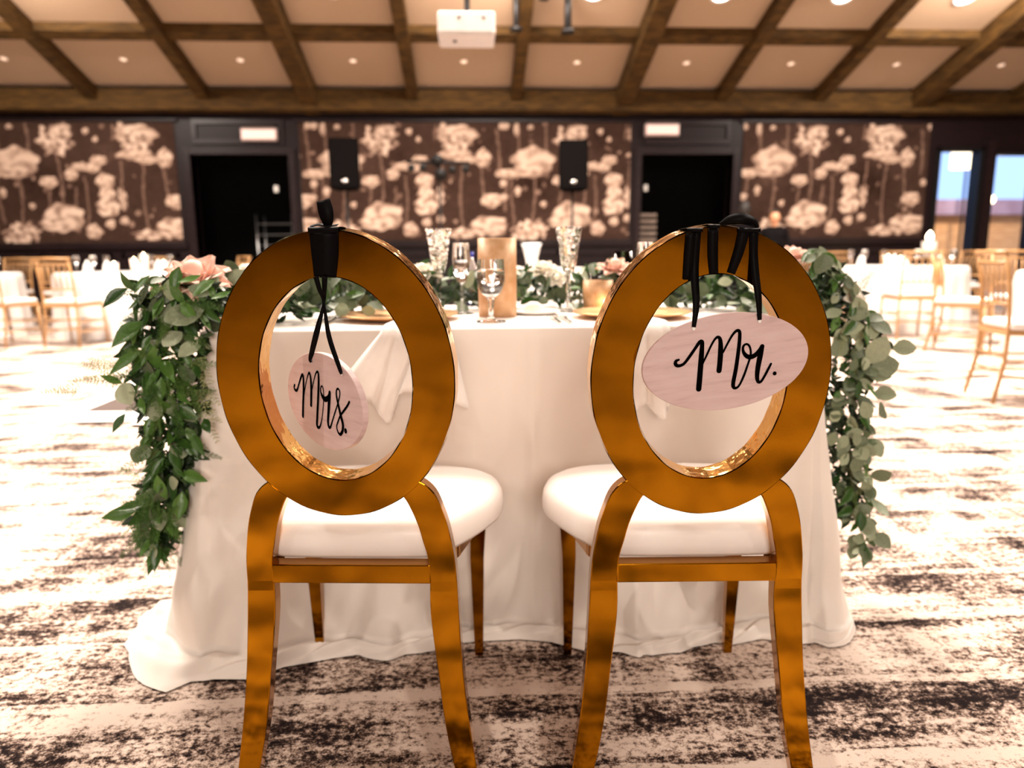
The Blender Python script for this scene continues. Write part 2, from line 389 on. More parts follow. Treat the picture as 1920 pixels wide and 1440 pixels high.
ceiling = struct(py_obj('ceiling', [(XL, D+.3, ceil_z(D)+.04-.3*SL), (XR, D+.3, ceil_z(D)+.04-.3*SL), (XR, YR, ceil_z(YR)+.04), (XL, YR, ceil_z(YR)+.04), (XR, YB-.2, ZC+.04-.2*SL+ (9-9)*SL), (XL, YB-.2, ZC+.04-.2*SL)],
                       [(0, 1, 2, 3), (3, 2, 4, 5)], WALLM))
RAFT = [-10.5, -8.9, -7.28, -5.67, -4.03, -2.43, -.86, .74, 2.43, 3.98, 5.57, 7.2, 8.82, 10.4, 12.0]
PURL = [11.76, 10.34, 8.75, 7.15, 5.55, 4.0]
def slope_box(name, xa, xb, ya, yb, dz0, dz1, m, parent):
    """box that follows the roof slope between ya>yb, from dz0 to dz1 below the ceiling plane"""
    vs = [(x, y, ceil_z(y)-dz) for y in (ya, yb) for dz in (dz1, dz0) for x in (xa, xb)]
    fs = [(0, 1, 3, 2), (5, 4, 6, 7), (0, 4, 5, 1), (2, 3, 7, 6), (0, 2, 6, 4), (1, 5, 7, 3)]
    return py_obj(name, vs, fs, m, parent)
for x in RAFT:
    big = any(abs(x-b) < .1 for b in (-7.28, -2.43, 2.43, 7.2, 12.0))
    w = .125 if big else .085; dp = .30 if big else .20
    slope_box('rafter', x-w, x+w, D-.02, YR, 0, dp, BEAM, ceiling)
    slope_box('rafter', x-w, x+w, YR, YB, 0, dp, BEAM, ceiling)
for y in PURL[1:]:
    slope_box('purlin', XL, XR, y+.10, y-.10, 0, .12, BEAM, ceiling)
for y in (1.6, 0, -1.6, -3.2, -4.8):
    slope_box('purlin', XL, XR, y+.10, y-.10, 0, .12, BEAM, ceiling)
box_obj('ridge_beam', XL, XR, YR-.14, YR+.14, ceil_z(YR)-.42, ceil_z(YR)+.02, BEAM, ceiling)
box_obj('wall_plate', XL, XR, D-.26, D, 3.15, 3.42, BEAM, ceiling)
box_obj('wall_plate_ledge', XL, XR, D-.30, D, 3.12, 3.26, BEAM, ceiling)
for i in range(len(RAFT)-1):
    for j, (ya, yb) in enumerate(zip(PURL, PURL[1:]+[YR+.1])):
        slope_box('ceiling_panel', RAFT[i]+.07, RAFT[i+1]-.07, ya-.08, yb+.08, -.02, .012, CEILP, ceiling)
bm = bmesh.new()
for i in range(len(RAFT)-1):
    vs = [bm.verts.new((x, y, ceil_z(y)-.012)) for x, y in ((RAFT[i], YR-.1), (RAFT[i+1], YR-.1), (RAFT[i+1], YB), (RAFT[i], YB))]; bm.faces.new(vs)
tag(bm_obj('rear_ceiling_panels', bm, CEILP, ceiling), kind='stuff')

# recessed downlights
ORD = ['leftmost', 'second from the left', 'third from the left', 'fourth from the left', 'fifth from the left', 'sixth from the left', 'seventh from the left', 'eighth from the left', 'ninth from the left', 'rightmost']
def downlight(x, y, r, lens, label, group):
    z = ceil_z(y)-.012
    t = thing('recessed_downlight', label, 'ceiling light', (x, y, z), group=group); t.rotation_euler = (-radians(17), 0, 0)
    lathe_obj('trim_ring', [(r, .004), (r*1.25, -.002), (r*1.25, -.012), (r, -.012), (r*.96, .0)], WHITEP if lens is BULB else CEILP, t, 24)
    lathe_obj('lens', [(0, -.006), (r, -.006), (r, .002), (0, .002)], lens, t, 24)
    return t
mid = [(a+b)/2 for a, b in zip(RAFT, RAFT[1:])]
k = 0
for x in mid:
    if -7.3 < x < 9: 
        downlight(x, 11.05, .05, OFFLENS, 'dim round downlight in the lowest ceiling panels, %s' % ORD[k], 'dim downlights along the low row'); k += 1
k = 0
lit = [x for x in mid if -6.5 < x < 8.2 and not (-.9 < x < .8)]
for x in lit:
    downlight(x, 9.60, .115, BULB, 'bright downlight at the top photo edge, %s' % ORD[k] if k < len(lit)-1 else 'bright downlight at the top photo edge, rightmost', 'lit downlights in the upper row'); k += 1
    spot_light('downlight_beam', (x, 9.40, ceil_z(9.4)-.06), (x, 9.0, 0), 26, angle=110, r=.08)

# windows on the right with the terrace outside
for i, (a, b, z0, z1) in enumerate(WINS):
    bm = bmesh.new(); w = .05
    box(bm, a-w, a+.03, D-.04, D+.12, z0, z1+w, .004); box(bm, b-.03, b+w, D-.04, D+.12, z0, z1+w, .004); box(bm, a-w, b+w, D-.04, D+.12, z1, z1+w, .004); box(bm, a-w, b+w, D-.04, D+.12, z0-.06, z0+.03, .004)
    fr = struct(bm_obj('window_%d' % (i+1), bm, DMETAL))
    box_obj('pane', a+.03, b-.03, D+.05, D+.058, z0+.03, z1, PANE, fr)
spot_light('terrace_fill', (10.5, 14.0, 3.2), (11.0, 16.6, 1.0), 260, angle=140, r=.2)  # added light without a fixture, brightens the dark terrace
OUTWALL = noisy('timber_clad_orange_wall', (.55, .27, .10), (.70, .38, .16), 3, (1, 1, 6), rough=.8)
OUTROOF = noisy('violet_grey_shingle', (.26, .16, .19), (.32, .22, .26), 5, rough=.8)
PATIO = noisy('terrace_paving', (.3, .22, .16), (.36, .27, .2), 5, rough=.8)
struct(box_obj('floor_terrace', 5.6, 24, D+.3, D+14, -.1, -.02, PATIO))
pav = thing('garden_pavilion', 'timber pavilion with purple grey roof seen through the right windows', 'building', (11.2, 16.6, -.02))
box_obj('wall', -4.6, 4.4, 0, .2, 0, 1.75, OUTWALL, pav)
box_obj('roof', -4.9, 4.8, -.3, 2.2, 1.75, 2.10, OUTROOF, pav, .02)
box_obj('post', -2.05, -1.85, -.32, -.15, 0, 1.8, OUTROOF, pav)
sg = thing('sign_board', 'pale cream sign board standing high outside the first right window', 'sign', (11.05, 16.0, 3.0))
box_obj('board', -.38, .38, -.03, .03, -.30, .30, emit('pale_lit_awning', (.9, .80, .55), .7), sg)
box_obj('post', -.02, .02, -.015, .015, -3.02, -.30, DMETAL, sg)
for (x, y, z, r, lab) in ((10.65, 14.6, 1.95, .09, 'small glowing globe lamp on a post behind the first right window'), (12.0, 14.8, 1.15, .14, 'large glowing lamp low behind the second right window'), (11.75, 14.5, 2.3, .12, 'glowing lamp high behind the second right window')):
    t = thing('garden_lamp', lab, 'lamp', (x, y, z))
    lathe_obj('globe', [(r*sin(a), -r*cos(a)) for a in np.linspace(0, pi, 12)], LAMPGLOW, t, 16)
    tube_obj('post', [(0, 0, -r*.9), (0, 0, -z-.02)], .015, DMETAL, t)
struct(box_obj('trim_window_post', 8.57, 8.69, D-.10, D, 0, 2.7, CASING))

# added glowing boxes standing for reflections on the glossy panels above the doorways
for i, x in enumerate((-3.28, 3.10)):
    t = thing('reflection_box', 'pale box standing for a reflection above the %s dark doorway' % ('left' if i == 0 else 'right'), 'reflection', (x, D-.06, 2.79 if i == 0 else 2.87), group=None)
    box_obj('box_body', -.28, .28, -.04, .06, -.10, .10, noisy('pinkish_reflection_body_%d' % i, (.30, .22, .20), (.36, .27, .25), 9, rough=.3), t, .02)
    box_obj('lens', -.26, .26, -.046, -.04, -.07, .07, emit('pale_reflection_glow_%d' % i, (1, .72, .66), .10), t, .003)  # faint glow stands for the sheen on the panel, no lamp here
    box_obj('upper_bar', -.24, .24, -.02, .06, .115, .135, DANCE, t, .004)

# dance floor
t = thing('dance_floor', 'pale grey portable dance floor with white ramped edging, behind the head table at left', 'dance floor', (-2.47, 4.10, 0))
for i in range(4):
    for j in range(4):
        box_obj('floor_panel', .16+i*.92, .16+i*.92+.914, .16+j*.92, .16+j*.92+.914, .0, .022, DANCE, t, .002)
def ramp_strip(name, pts): py_obj(name, pts, [(0, 1, 2, 3), (0, 3, 5, 4), (4, 5, 2, 1), (0, 4, 1), (3, 2, 5)], EDGE, t)
Lx = .16+4*.92
ramp_strip('edging', [(0, 0, .001), (Lx, 0, .001), (Lx, .158, .001), (0, .158, .001), (0, .158, .024), (Lx, .158, .024)][:4] + [(.0, .158, .024), (Lx, .158, .024)])
bm = bmesh.new(); box(bm, .0, .158, .16, Lx, .0, .024, .004); bm_obj('edging', bm, EDGE, t)

# ================================================================ gold oval-back chairs
TL = tan(.0893)
def backplane(x, z, off=0.0):     # a point of the rear plane of the chair, off metres towards the camera
    y = -(z-.36)*TL if z > .36 else -(.36-z)*.08
    return (x, y-off, z)
LEG_OUT = [(.100, .555), (.128, .548), (.149, .528), (.162, .495), (.170, .465), (.178, .416), (.181, .38), (.184, .307), (.190, .206), (.201, .103), (.216, .0)]
LEG_IN  = [(.085, .530), (.098, .520), (.108, .500), (.119, .470), (.126, .440), (.133, .410), (.135, .380), (.135, .307), (.146, .206), (.158, .103), (.178, .0)]
def annulus(RX, RZ, rx, rz, zc, zci, depth, n=144):
    """oval ring in the rear plane; returns (faces object data, rim object data)"""
    F, FF, Rm, RF = [], [], [], []
    for k in range(n):
        a = 2*pi*k/n
        jo = .0003*math.sin(k*.9)
        po = (RX*cos(a), zc+RZ*sin(a)); pi_ = (rx*cos(a), zci+rz*sin(a))
        for (x, z) in (po, pi_):
            b = backplane(x, z)
            F.append((b[0], b[1], b[2])); F.append((b[0], b[1]+depth, b[2]+depth*TL))
        e = .0016
        for (x, z), s in ((po, 1), (pi_, -1)):
            x2, z2 = x+(e+jo)*s*cos(a), z+(e+jo)*s*sin(a); b = backplane(x2, z2)
            Rm.append((b[0], b[1]+.0015, b[2])); Rm.append((b[0], b[1]+depth-.0015, b[2]+depth*TL))
    for k in range(n):
        i, j = 4*k, 4*((k+1) % n)
        FF += [(i, j, j+2, i+2), (i+1, i+3, j+3, j+1)]
        RF += [(i, i+1, j+1, j), (i+2, j+2, j+3, i+3)]
    return F, FF, Rm, RF
def leg_strip(sign, depth=.028):
    out = crsp([(a, b) for a, b in LEG_OUT], 4); inn = crsp([(a, b) for a, b in LEG_IN], 4); vs = []; fs = []
    for (xo, zo), (xi, zi) in zip(out, inn):
        for (x, z) in ((xo, max(zo, 0)), (xi, max(zi, 0))):
            b = backplane(sign*x, z, -.0030); vs.append(b); vs.append((b[0], b[1]+depth, b[2]))
    for k in range(len(out)-1):
        i, j = 4*k, 4*k+4
        fs += [(i, i+2, j+2, j), (i+1, j+1, j+3, i+3), (i, j, j+1, i+1), (i+2, i+3, j+3, j+2)]
    fs += [(0, 1, 3, 2), (len(vs)-4, len(vs)-2, len(vs)-1, len(vs)-3)]
    return vs, fs
def gold_chair(label, loc, rz):
    t = thing('oval_back_chair', label, 'chair', loc, rz)
    F, FF, Rm, RF = annulus(.188, .2317, .123, .167, .7223, .7185, .048)
    br = py_obj('backrest_ring', F, FF, GOLD, t)
    py_obj('ring_rim', Rm, RF, GOLDRIM, br)
    for s in (-1, 1):
        vs, fs = leg_strip(s); o = py_obj('rear_leg', vs, fs, GOLD, t)
        bm = bmesh.new(); bm.from_mesh(o.data); bmesh.ops.recalc_face_normals(bm, faces=bm.faces)
        es = [e for e in bm.edges if len(e.link_faces) == 2 and e.calc_face_angle() > .9]
        bmesh.ops.bevel(bm, geom=es, offset=.0018, segments=2, affect='EDGES', profile=.5); bm.to_mesh(o.data); bm.free()
    box_obj('rear_rail', -.136, .136, 0.001, .03, .362, .396, GOLD, t, .002)
    # side and front rails under the cushion
    for s in (-1, 1):
        bm = bmesh.new(); pts = [(s*.13, .02), (s*.165, .11), (s*.188, .22), (s*.175, .33), (s*.13, .355)]
        for (a, b) in zip(pts, pts[1:]):
            ang = math.atan2(b[1]-a[1], b[0]-a[0]); L = math.dist(a, b)
            vsb = bmesh.ops.create_cube(bm, size=1)['verts']
            bmesh.ops.scale(bm, vec=(L+.012, .02, .026), verts=vsb)
            bmesh.ops.rotate(bm, cent=(0, 0, 0), matrix=Matrix.Rotation(ang, 3, 'Z'), verts=vsb)
            bmesh.ops.translate(bm, vec=((a[0]+b[0])/2, (a[1]+b[1])/2, .379), verts=vsb)
        bm_obj('side_rail', bm, GOLD, t)
    box_obj('front_rail', -.14, .14, .357, .377, .364, .394, GOLD, t, .002)
    for s in (-1, 1):
        bm = bmesh.new(); rings = []
        for z, w, dd in ((.37, .018, .014), (.25, .015, .012), (.12, .012, .010), (.0, .009, .008)):
            cx = s*(.186+ (.006 if z > .3 else 0)); cy = .372 + (.37-z)*.05
            rings.append([bm.verts.new((cx+a*w, cy+b*dd, z)) for a, b in ((-1, -1), (1, -1), (1, 1), (-1, 1))])
        for a, b in zip(rings, rings[1:]):
            for k in range(4): bm.faces.new((a[k], b[k], b[(k+1) % 4], a[(k+1) % 4]))
        bm.faces.new(rings[0]); bm.faces.new(rings[-1][::-1])
        bmesh.ops.recalc_face_normals(bm, faces=bm.faces)
        bm_obj('front_leg', bm, GOLD, t)
    # cushion: superelliptic layers on the seat outline
    OUT = [(.126, .030), (.142, .036), (.160, .052), (.205, .125), (.240, .205), (.250, .255), (.243, .305), (.215, .352), (.150, .382), (.07, .392)]
    half = crsp(OUT, 5); outl = [(x, y) for x, y in half] + [(-x, y) for x, y in half[::-1]]
    outl = outl + [(-.07+.14*k/6, .0265) for k in range(7)]
    cx, cy = 0, .22
    lay = [(.90, .3965), (.985, .3965), (1.0, .403), (1.004, .420), (.995, .438), (.965, .452), (.89, .462), (.65, .470), (.35, .474), (.0, .476)]
    vs = []; n = len(outl)
    for s, z in lay[:-1]:
        vs += [(cx+(x-cx)*s, cy+(y-cy)*s, z) for x, y in outl]
    fs = [(j*n+i, j*n+(i+1) % n, (j+1)*n+(i+1) % n, (j+1)*n+i) for j in range(len(lay)-2) for i in range(n)]
    vs.append((cx, cy, .478)); c = len(vs)-1
    fs += [((len(lay)-2)*n+i, (len(lay)-2)*n+(i+1) % n, c) for i in range(n)] + [tuple(range(n))[::-1]]
    o = py_obj('seat_cushion', vs, fs, VINYL, t, True)
    return t
CL = ((-.2152, 1.1636, 0), radians(-4.79)); CR = ((.3748, 1.1277, 0), radians(-2.735))
gold_chair('polished gold oval-back chair with white seat, hung with the Mrs. sign', *CL)
gold_chair('polished gold oval-back chair with white seat, hung with the Mr. sign', *CR)

# ================================================================ hanging signs
def stroke_mesh(bm, pts, to_local, wscale, y):
    P = crsp(pts, 5); n = len(P)
    L = [(to_local(p[0], p[1]), p[2]*wscale/2) for p in P]
    a = []
    for i, ((u, v), h) in enumerate(L):
        (u0, v0), (u1, v1) = L[max(i-1, 0)][0], L[min(i+1, n-1)][0]
        dx, dz = u1-u0, v1-v0; q = math.hypot(dx, dz) or 1; nx, nz = -dz/q, dx/q
        a.append((bm.verts.new((u+nx*h, y, v+nz*h)), bm.verts.new((u-nx*h, y, v-nz*h))))
    for p, q in zip(a, a[1:]): bm.faces.new((p[0], p[1], q[1], q[0]))
    for ((u, v), h) in (L[0], L[-1]):
        bm.faces.new([bm.verts.new((u+h*cos(t_), y-.00001, v+h*sin(t_))) for t_ in np.linspace(0, 2*pi, 14)[:-1]])
def strip(name, pts, width, parent, m=RIBBON, nrm=(0, -1, 0), thick=.0006):
    """ribbon along pts (x,y,z,w) lying across nrm, with thickness"""
    P = crsp([tuple(p)+(() if len(p) == 4 else (width,)) for p in pts], 5); bm = bmesh.new(); A = []
    nr = Vector(nrm)
    for i, p in enumerate(P):
        q0, q1 = Vector(P[max(i-1, 0)][:3]), Vector(P[min(i+1, len(P)-1)][:3])
        d = (q1-q0).normalized(); s = d.cross(nr).normalized()*p[3]/2; c = Vector(p[:3]); n_ = s.cross(d).normalized()*thick
        A.append([bm.verts.new(c+s), bm.verts.new(c-s), bm.verts.new(c-s+n_), bm.verts.new(c+s+n_)])
    for a, b in zip(A, A[1:]):
        for k in range(4): bm.faces.new((a[k], a[(k+1) % 4], b[(k+1) % 4], b[k]))
    bm.faces.new(A[0]); bm.faces.new(A[-1][::-1]); bmesh.ops.recalc_face_normals(bm, faces=bm.faces)
    return bm_obj(name, bm, m, parent, True)
def oval_board(parent, a, b, th, holes):
    bm = bmesh.new(); n = 72; R0 = []; lay = [(1-.008, -th/2), (1, -th/2+.0008), (1, th/2-.0008), (1-.008, th/2)]
    for s, y in lay: R0.append([bm.verts.new((a*s*cos(2*pi*k/n), y, b*s*sin(2*pi*k/n))) for k in range(n)])
    for p, q in zip(R0, R0[1:]):
        for k in range(n): bm.faces.new((p[k], q[k], q[(k+1) % n], p[(k+1) % n]))
    bm.faces.new(R0[0]); bm.faces.new(R0[-1][::-1]); bmesh.ops.recalc_face_normals(bm, faces=bm.faces)
    o = bm_obj('board', bm, SIGN, parent)
    for (x, z) in holes: lathe_obj('ribbon_hole', [(0, 0), (.0022, 0), (.0028, .0004)], PORC, o, 12, None).matrix_local = Matrix.Translation((x, -th/2-.0008, z)) @ Matrix.Rotation(radians(90), 4, 'X')
    return o
MR = [
 [(452,636,18),(424,650,26),(420,682,32),(450,700,28),(505,680,24),(560,610,26),(620,520,26),(662,458,30),(688,455,34),(690,520,38),(687,620,44),(680,800,46),(673,948,46)],
 [(700,690,16),(740,600,18),(785,495,18),(825,425,20),(858,408,26),(880,445,34),(888,550,44),(885,680,44),(880,758,44)],
 [(915,565,16),(950,490,18),(1000,395,20),(1042,347,24),(1074,350,28),(1082,410,30),(1076,550,32),(1057,750,34),(1037,885,34),(1043,938,30),(1072,945,22),(1104,915,18),(1145,820,20),(1182,700,18),(1206,610,18),(1203,545,18),(1182,498,18),(1152,486,18),(1126,506,20),(1124,552,24),(1152,600,34),(1200,622,40),(1258,600,38),(1306,545,36),(1325,512,38)],
 [(1325,512,36),(1310,600,46),(1291,740,42),(1288,835,36),(1304,886,28),(1335,880,22),(1370,820,22),(1400,758,22),(1428,698,20)]]
MRS = [
 [(250,522,18),(240,555,16),(256,590,18),(284,588,18),(312,520,16),(346,435,18),(374,388,20),(386,440,24),(378,600,26),(362,760,26),(347,936,28)],
 [(372,700,10),(395,590,10),(430,462,10),(458,385,13),(475,370,17),(488,425,22),(490,560,28),(480,700,26),(473,786,26)],
 [(500,580,9),(530,470,10),(562,380,12),(588,360,17),(598,405,22),(590,550,26),(570,750,26),(548,950,26),(540,1040,24),(555,1072,20),(580,1058,15),(610,960,10),(635,820,10),(650,680,10),(652,600,10),(642,547,11),(624,547,11),(614,602,13),(630,660,24),(660,702,32),(695,698,32),(724,655,24),(732,622,26)],
 [(731,622,26),(722,700,32),(705,850,28),(690,990,24),(700,1058,20),(722,1046,15),(752,960,12),(790,855,12),(830,745,12),(855,655,11),(856,600,12),(838,574,13),(820,592,14),(815,655,18),(830,760,22),(855,900,26),(875,1000,26),(870,1080,24),(842,1133,20),(812,1112,13),(798,1045,12),(815,985,13),(850,905,15),(900,835,16),(940,780,16),(966,732,17)]]
def sign(name, label, loc, rot, a, b, strokes, dot, to_local, ws, holes, word, th=.008):
    t = thing(name, label, 'sign', loc); t.rotation_euler = rot
    oval_board(t, a, b, th, holes)
    bm = bmesh.new()
    for s in strokes: stroke_mesh(bm, s, to_local, ws, -th/2-.0006)
    u, v = to_local(dot[0], dot[1]); h = dot[2]*ws
    bm.faces.new([bm.verts.new((u+h*cos(q), -th/2-.0006, v+h*sin(q))) for q in np.linspace(0, 2*pi, 18)[:-1]])
    o = bm_obj('lettering', bm, INK, t); o['label'] = 'black handwritten word %s' % word
    return t
# Mr. board hangs just behind the chair back's rear face; its letters were measured square-on with a 7 degree roll
ro = radians(7)
def mr_local(X, Y):
    x, z = (X-951)*.1535/1000*.965, -(Y-668)*.1535/1000*.955
    return (x*cos(ro)+z*sin(ro), -x*sin(ro)+z*cos(ro))
mr_s = sign('hanging_sign', 'large oval pinkish wooden sign reading Mr. tied with black ribbon to the right gold chair', (.3849, 1.0671, .752), (0, -ro, radians(1.3)), .130, .074, MR, (1474, 800, 17), mr_local, .000185, [(-.046, .058), (.056, .055)], 'Mr.')
def mrs_local(X, Y):
    u = (X-625)/480; v = -((Y-728)-.281*(X-625))/602
    return (u*.128*.985, v*.0768)
CLm = Matrix.Translation(CL[0]) @ Matrix.Rotation(CL[1], 4, 'Z'); CRm = Matrix.Translation(CR[0]) @ Matrix.Rotation(CR[1], 4, 'Z')
pm = CLm @ Vector((-.019, -.03, .689))
mrs_s = sign('hanging_sign', 'small looking oval wooden sign reading Mrs. turned sideways inside the left gold ring', tuple(pm), (0, 0, radians(-52)), .128, .0768, MRS, (905, 1085, 16), mrs_local, .00027, [(-.028, .060), (.072, .052)], 'Mrs.', .010)

# ribbons belong to their sign (given in chair coordinates, offset from the rear face of the ring)
def to_sign(sg_, Mx, pts):
    inv = sg_.matrix_basis.inverted() @ Mx
    return [tuple(inv @ Vector(p[:3])) + tuple(p[3:]) for p in pts]
def sign_normal(sg_, Mx): return tuple((sg_.matrix_basis.inverted() @ Mx).to_3x3() @ Vector((0, -1, 0)))
def rb(x, z, w, off=.002): b = backplane(x, z, off); return (b[0], b[1], b[2], w)
bpy.context.view_layer.update()
def ribbon(sg_, Mx, pts, nrm=None):
    nn = (sg_.matrix_basis.inverted() @ Mx).to_3x3() @ Vector(nrm or (0, -1, 0))
    return strip('ribbon', to_sign(sg_, Mx, pts), .01, sg_, nrm=tuple(nn))
def hole(sg_, Mx, x, z, y): q = Mx.inverted() @ sg_.matrix_basis @ Vector((x, y, z)); return (q.x, q.y, q.z)
# --- Mr.
ribbon(mr_s, CRm, [rb(-.037,.9475,.014), rb(-.0365,.90,.0125), rb(-.0365,.875,.0125,.008), rb(-.036,.84,.0105,.022), hole(mr_s, CRm, -.046, .060, -.0056)+(.006,)])
ribbon(mr_s, CRm, [rb(-.045,.9455,.014,.0032), rb(-.046,.91,.014,.003), rb(-.0465,.876,.013,.0028)])
ribbon(mr_s, CRm, [rb(-.012,.9515,.015), rb(-.010,.915,.015), rb(-.0065,.885,.013)])
ribbon(mr_s, CRm, [rb(.035,.9515,.017), rb(.029,.918,.015), rb(.0195,.885,.012)])
ribbon(mr_s, CRm, [rb(.049,.948,.013), rb(.0515,.915,.012), rb(.054,.885,.012,.008), rb(.0575,.85,.010,.020), hole(mr_s, CRm, .056, .057, -.0056)+(.006,)])
for (xa, xb) in ((-.052, -.028), (-.02, -.003), (.025, .058)):   # wraps across the top rim
    za = .7223+.2317*sqrt(1-(xa/.188)**2)+.0022; zb = .7223+.2317*sqrt(1-(xb/.188)**2)+.0022; zm = (za+zb)/2; xm = (xa+xb)/2
    b0, b1 = backplane(xm, zm, .0035), backplane(xm, zm, -.050)
    ribbon(mr_s, CRm, [(b0[0], b0[1], b0[2]-.004, xb-xa), (b0[0], b0[1]+.001, b0[2]+.0012, xb-xa), (b1[0], (b0[1]+b1[1])/2, b1[2]+.0018, xb-xa), (b1[0], b1[1], b1[2]+.001, xb-xa)], (0, 0, 1))
yk = backplane(0, .955, -.012)[1]
ribbon(mr_s, CRm, [(.000,yk,.9575,.004), (.016,yk-.004,.9655,.012), (.034,yk-.006,.9665,.016), (.050,yk-.004,.9625,.010), (.060,yk,.953,.003)], (0, -1, .3))
ribbon(mr_s, CRm, [(.058,yk,.954,.008), (.040,yk+.006,.962,.012), (.020,yk+.004,.961,.010), (.004,yk,.9565,.004)], (0, -1, .8))
# --- Mrs.
ribbon(mrs_s, CLm, [rb(.000,.951,.0435), rb(-.001,.918,.040), rb(-.0035,.884,.033)])
ribbon(mrs_s, CLm, [rb(-.0165,.885,.008,.004), rb(-.013,.865,.007,.002), rb(-.010,.845,.004,-.004), rb(.001,.795,.0075,.020), hole(mrs_s, CLm, .066, .062, -.0066)+(.0065,), hole(mrs_s, CLm, .072, .052, -.0066)+(.004,)])
ribbon(mrs_s, CLm, [rb(-.003,.885,.009,.004), rb(-.006,.865,.007,.0), rb(-.0105,.845,.004,-.008), rb(-.022,.800,.009,.004), hole(mrs_s, CLm, -.028, .068, -.0066)+(.0075,), hole(mrs_s, CLm, -.028, .059, -.0066)+(.004,)])
za = .9545; b0, b1 = backplane(0, za, .0035), backplane(0, za, -.050)
ribbon(mrs_s, CLm, [(0, b0[1], b0[2]-.005, .046), (0, b0[1]+.001, b0[2]+.0025, .046), (0, (b0[1]+b1[1])/2, b1[2]+.004, .05), (0, b1[1], b1[2]+.0015, .046)], (0, 0, 1))
yk = backplane(0, .96, -.010)[1]
ribbon(mrs_s, CLm, [(.001,yk,.955,.005), (.0035,yk,.966,.017), (.002,yk,.981,.023), (-.002,yk+.003,.998,.021)])
ribbon(mrs_s, CLm, [(-.022,yk-.004,.959,.006), (-.010,yk,.962,.008), (.004,yk,.960,.006), (.020,yk-.004,.961,.008)], (0, -.5, 1))

# ================================================================ head table, cloth
TX0, TX1, TY0, TY1, TZ = -.60, .80, 1.63, 2.39, .752
t = thing('banquet_table', 'rectangular folding table hidden under the ivory floor-length cloth', 'table', ((TX0+TX1)/2, (TY0+TY1)/2, 0))
hx, hy = (TX1-TX0)/2-.012, (TY1-TY0)/2-.012
box_obj('tabletop', -hx, hx, -hy, hy, TZ-.034, TZ-.005, WHITEP, t, .004)
for sx_ in (-1, 1):
    for sy_ in (-1, 1):
        tube_obj('leg', [(sx_*(hx-.1), sy_*(hy-.08), .0), (sx_*(hx-.1), sy_*(hy-.08), TZ-.034)], .014, DMETAL, t)
def noise1(x, seed=0): return (sin(x*1.0+seed)+.6*sin(x*2.3+seed*1.7+1)+.35*sin(x*4.9+seed*.6+2))/1.95
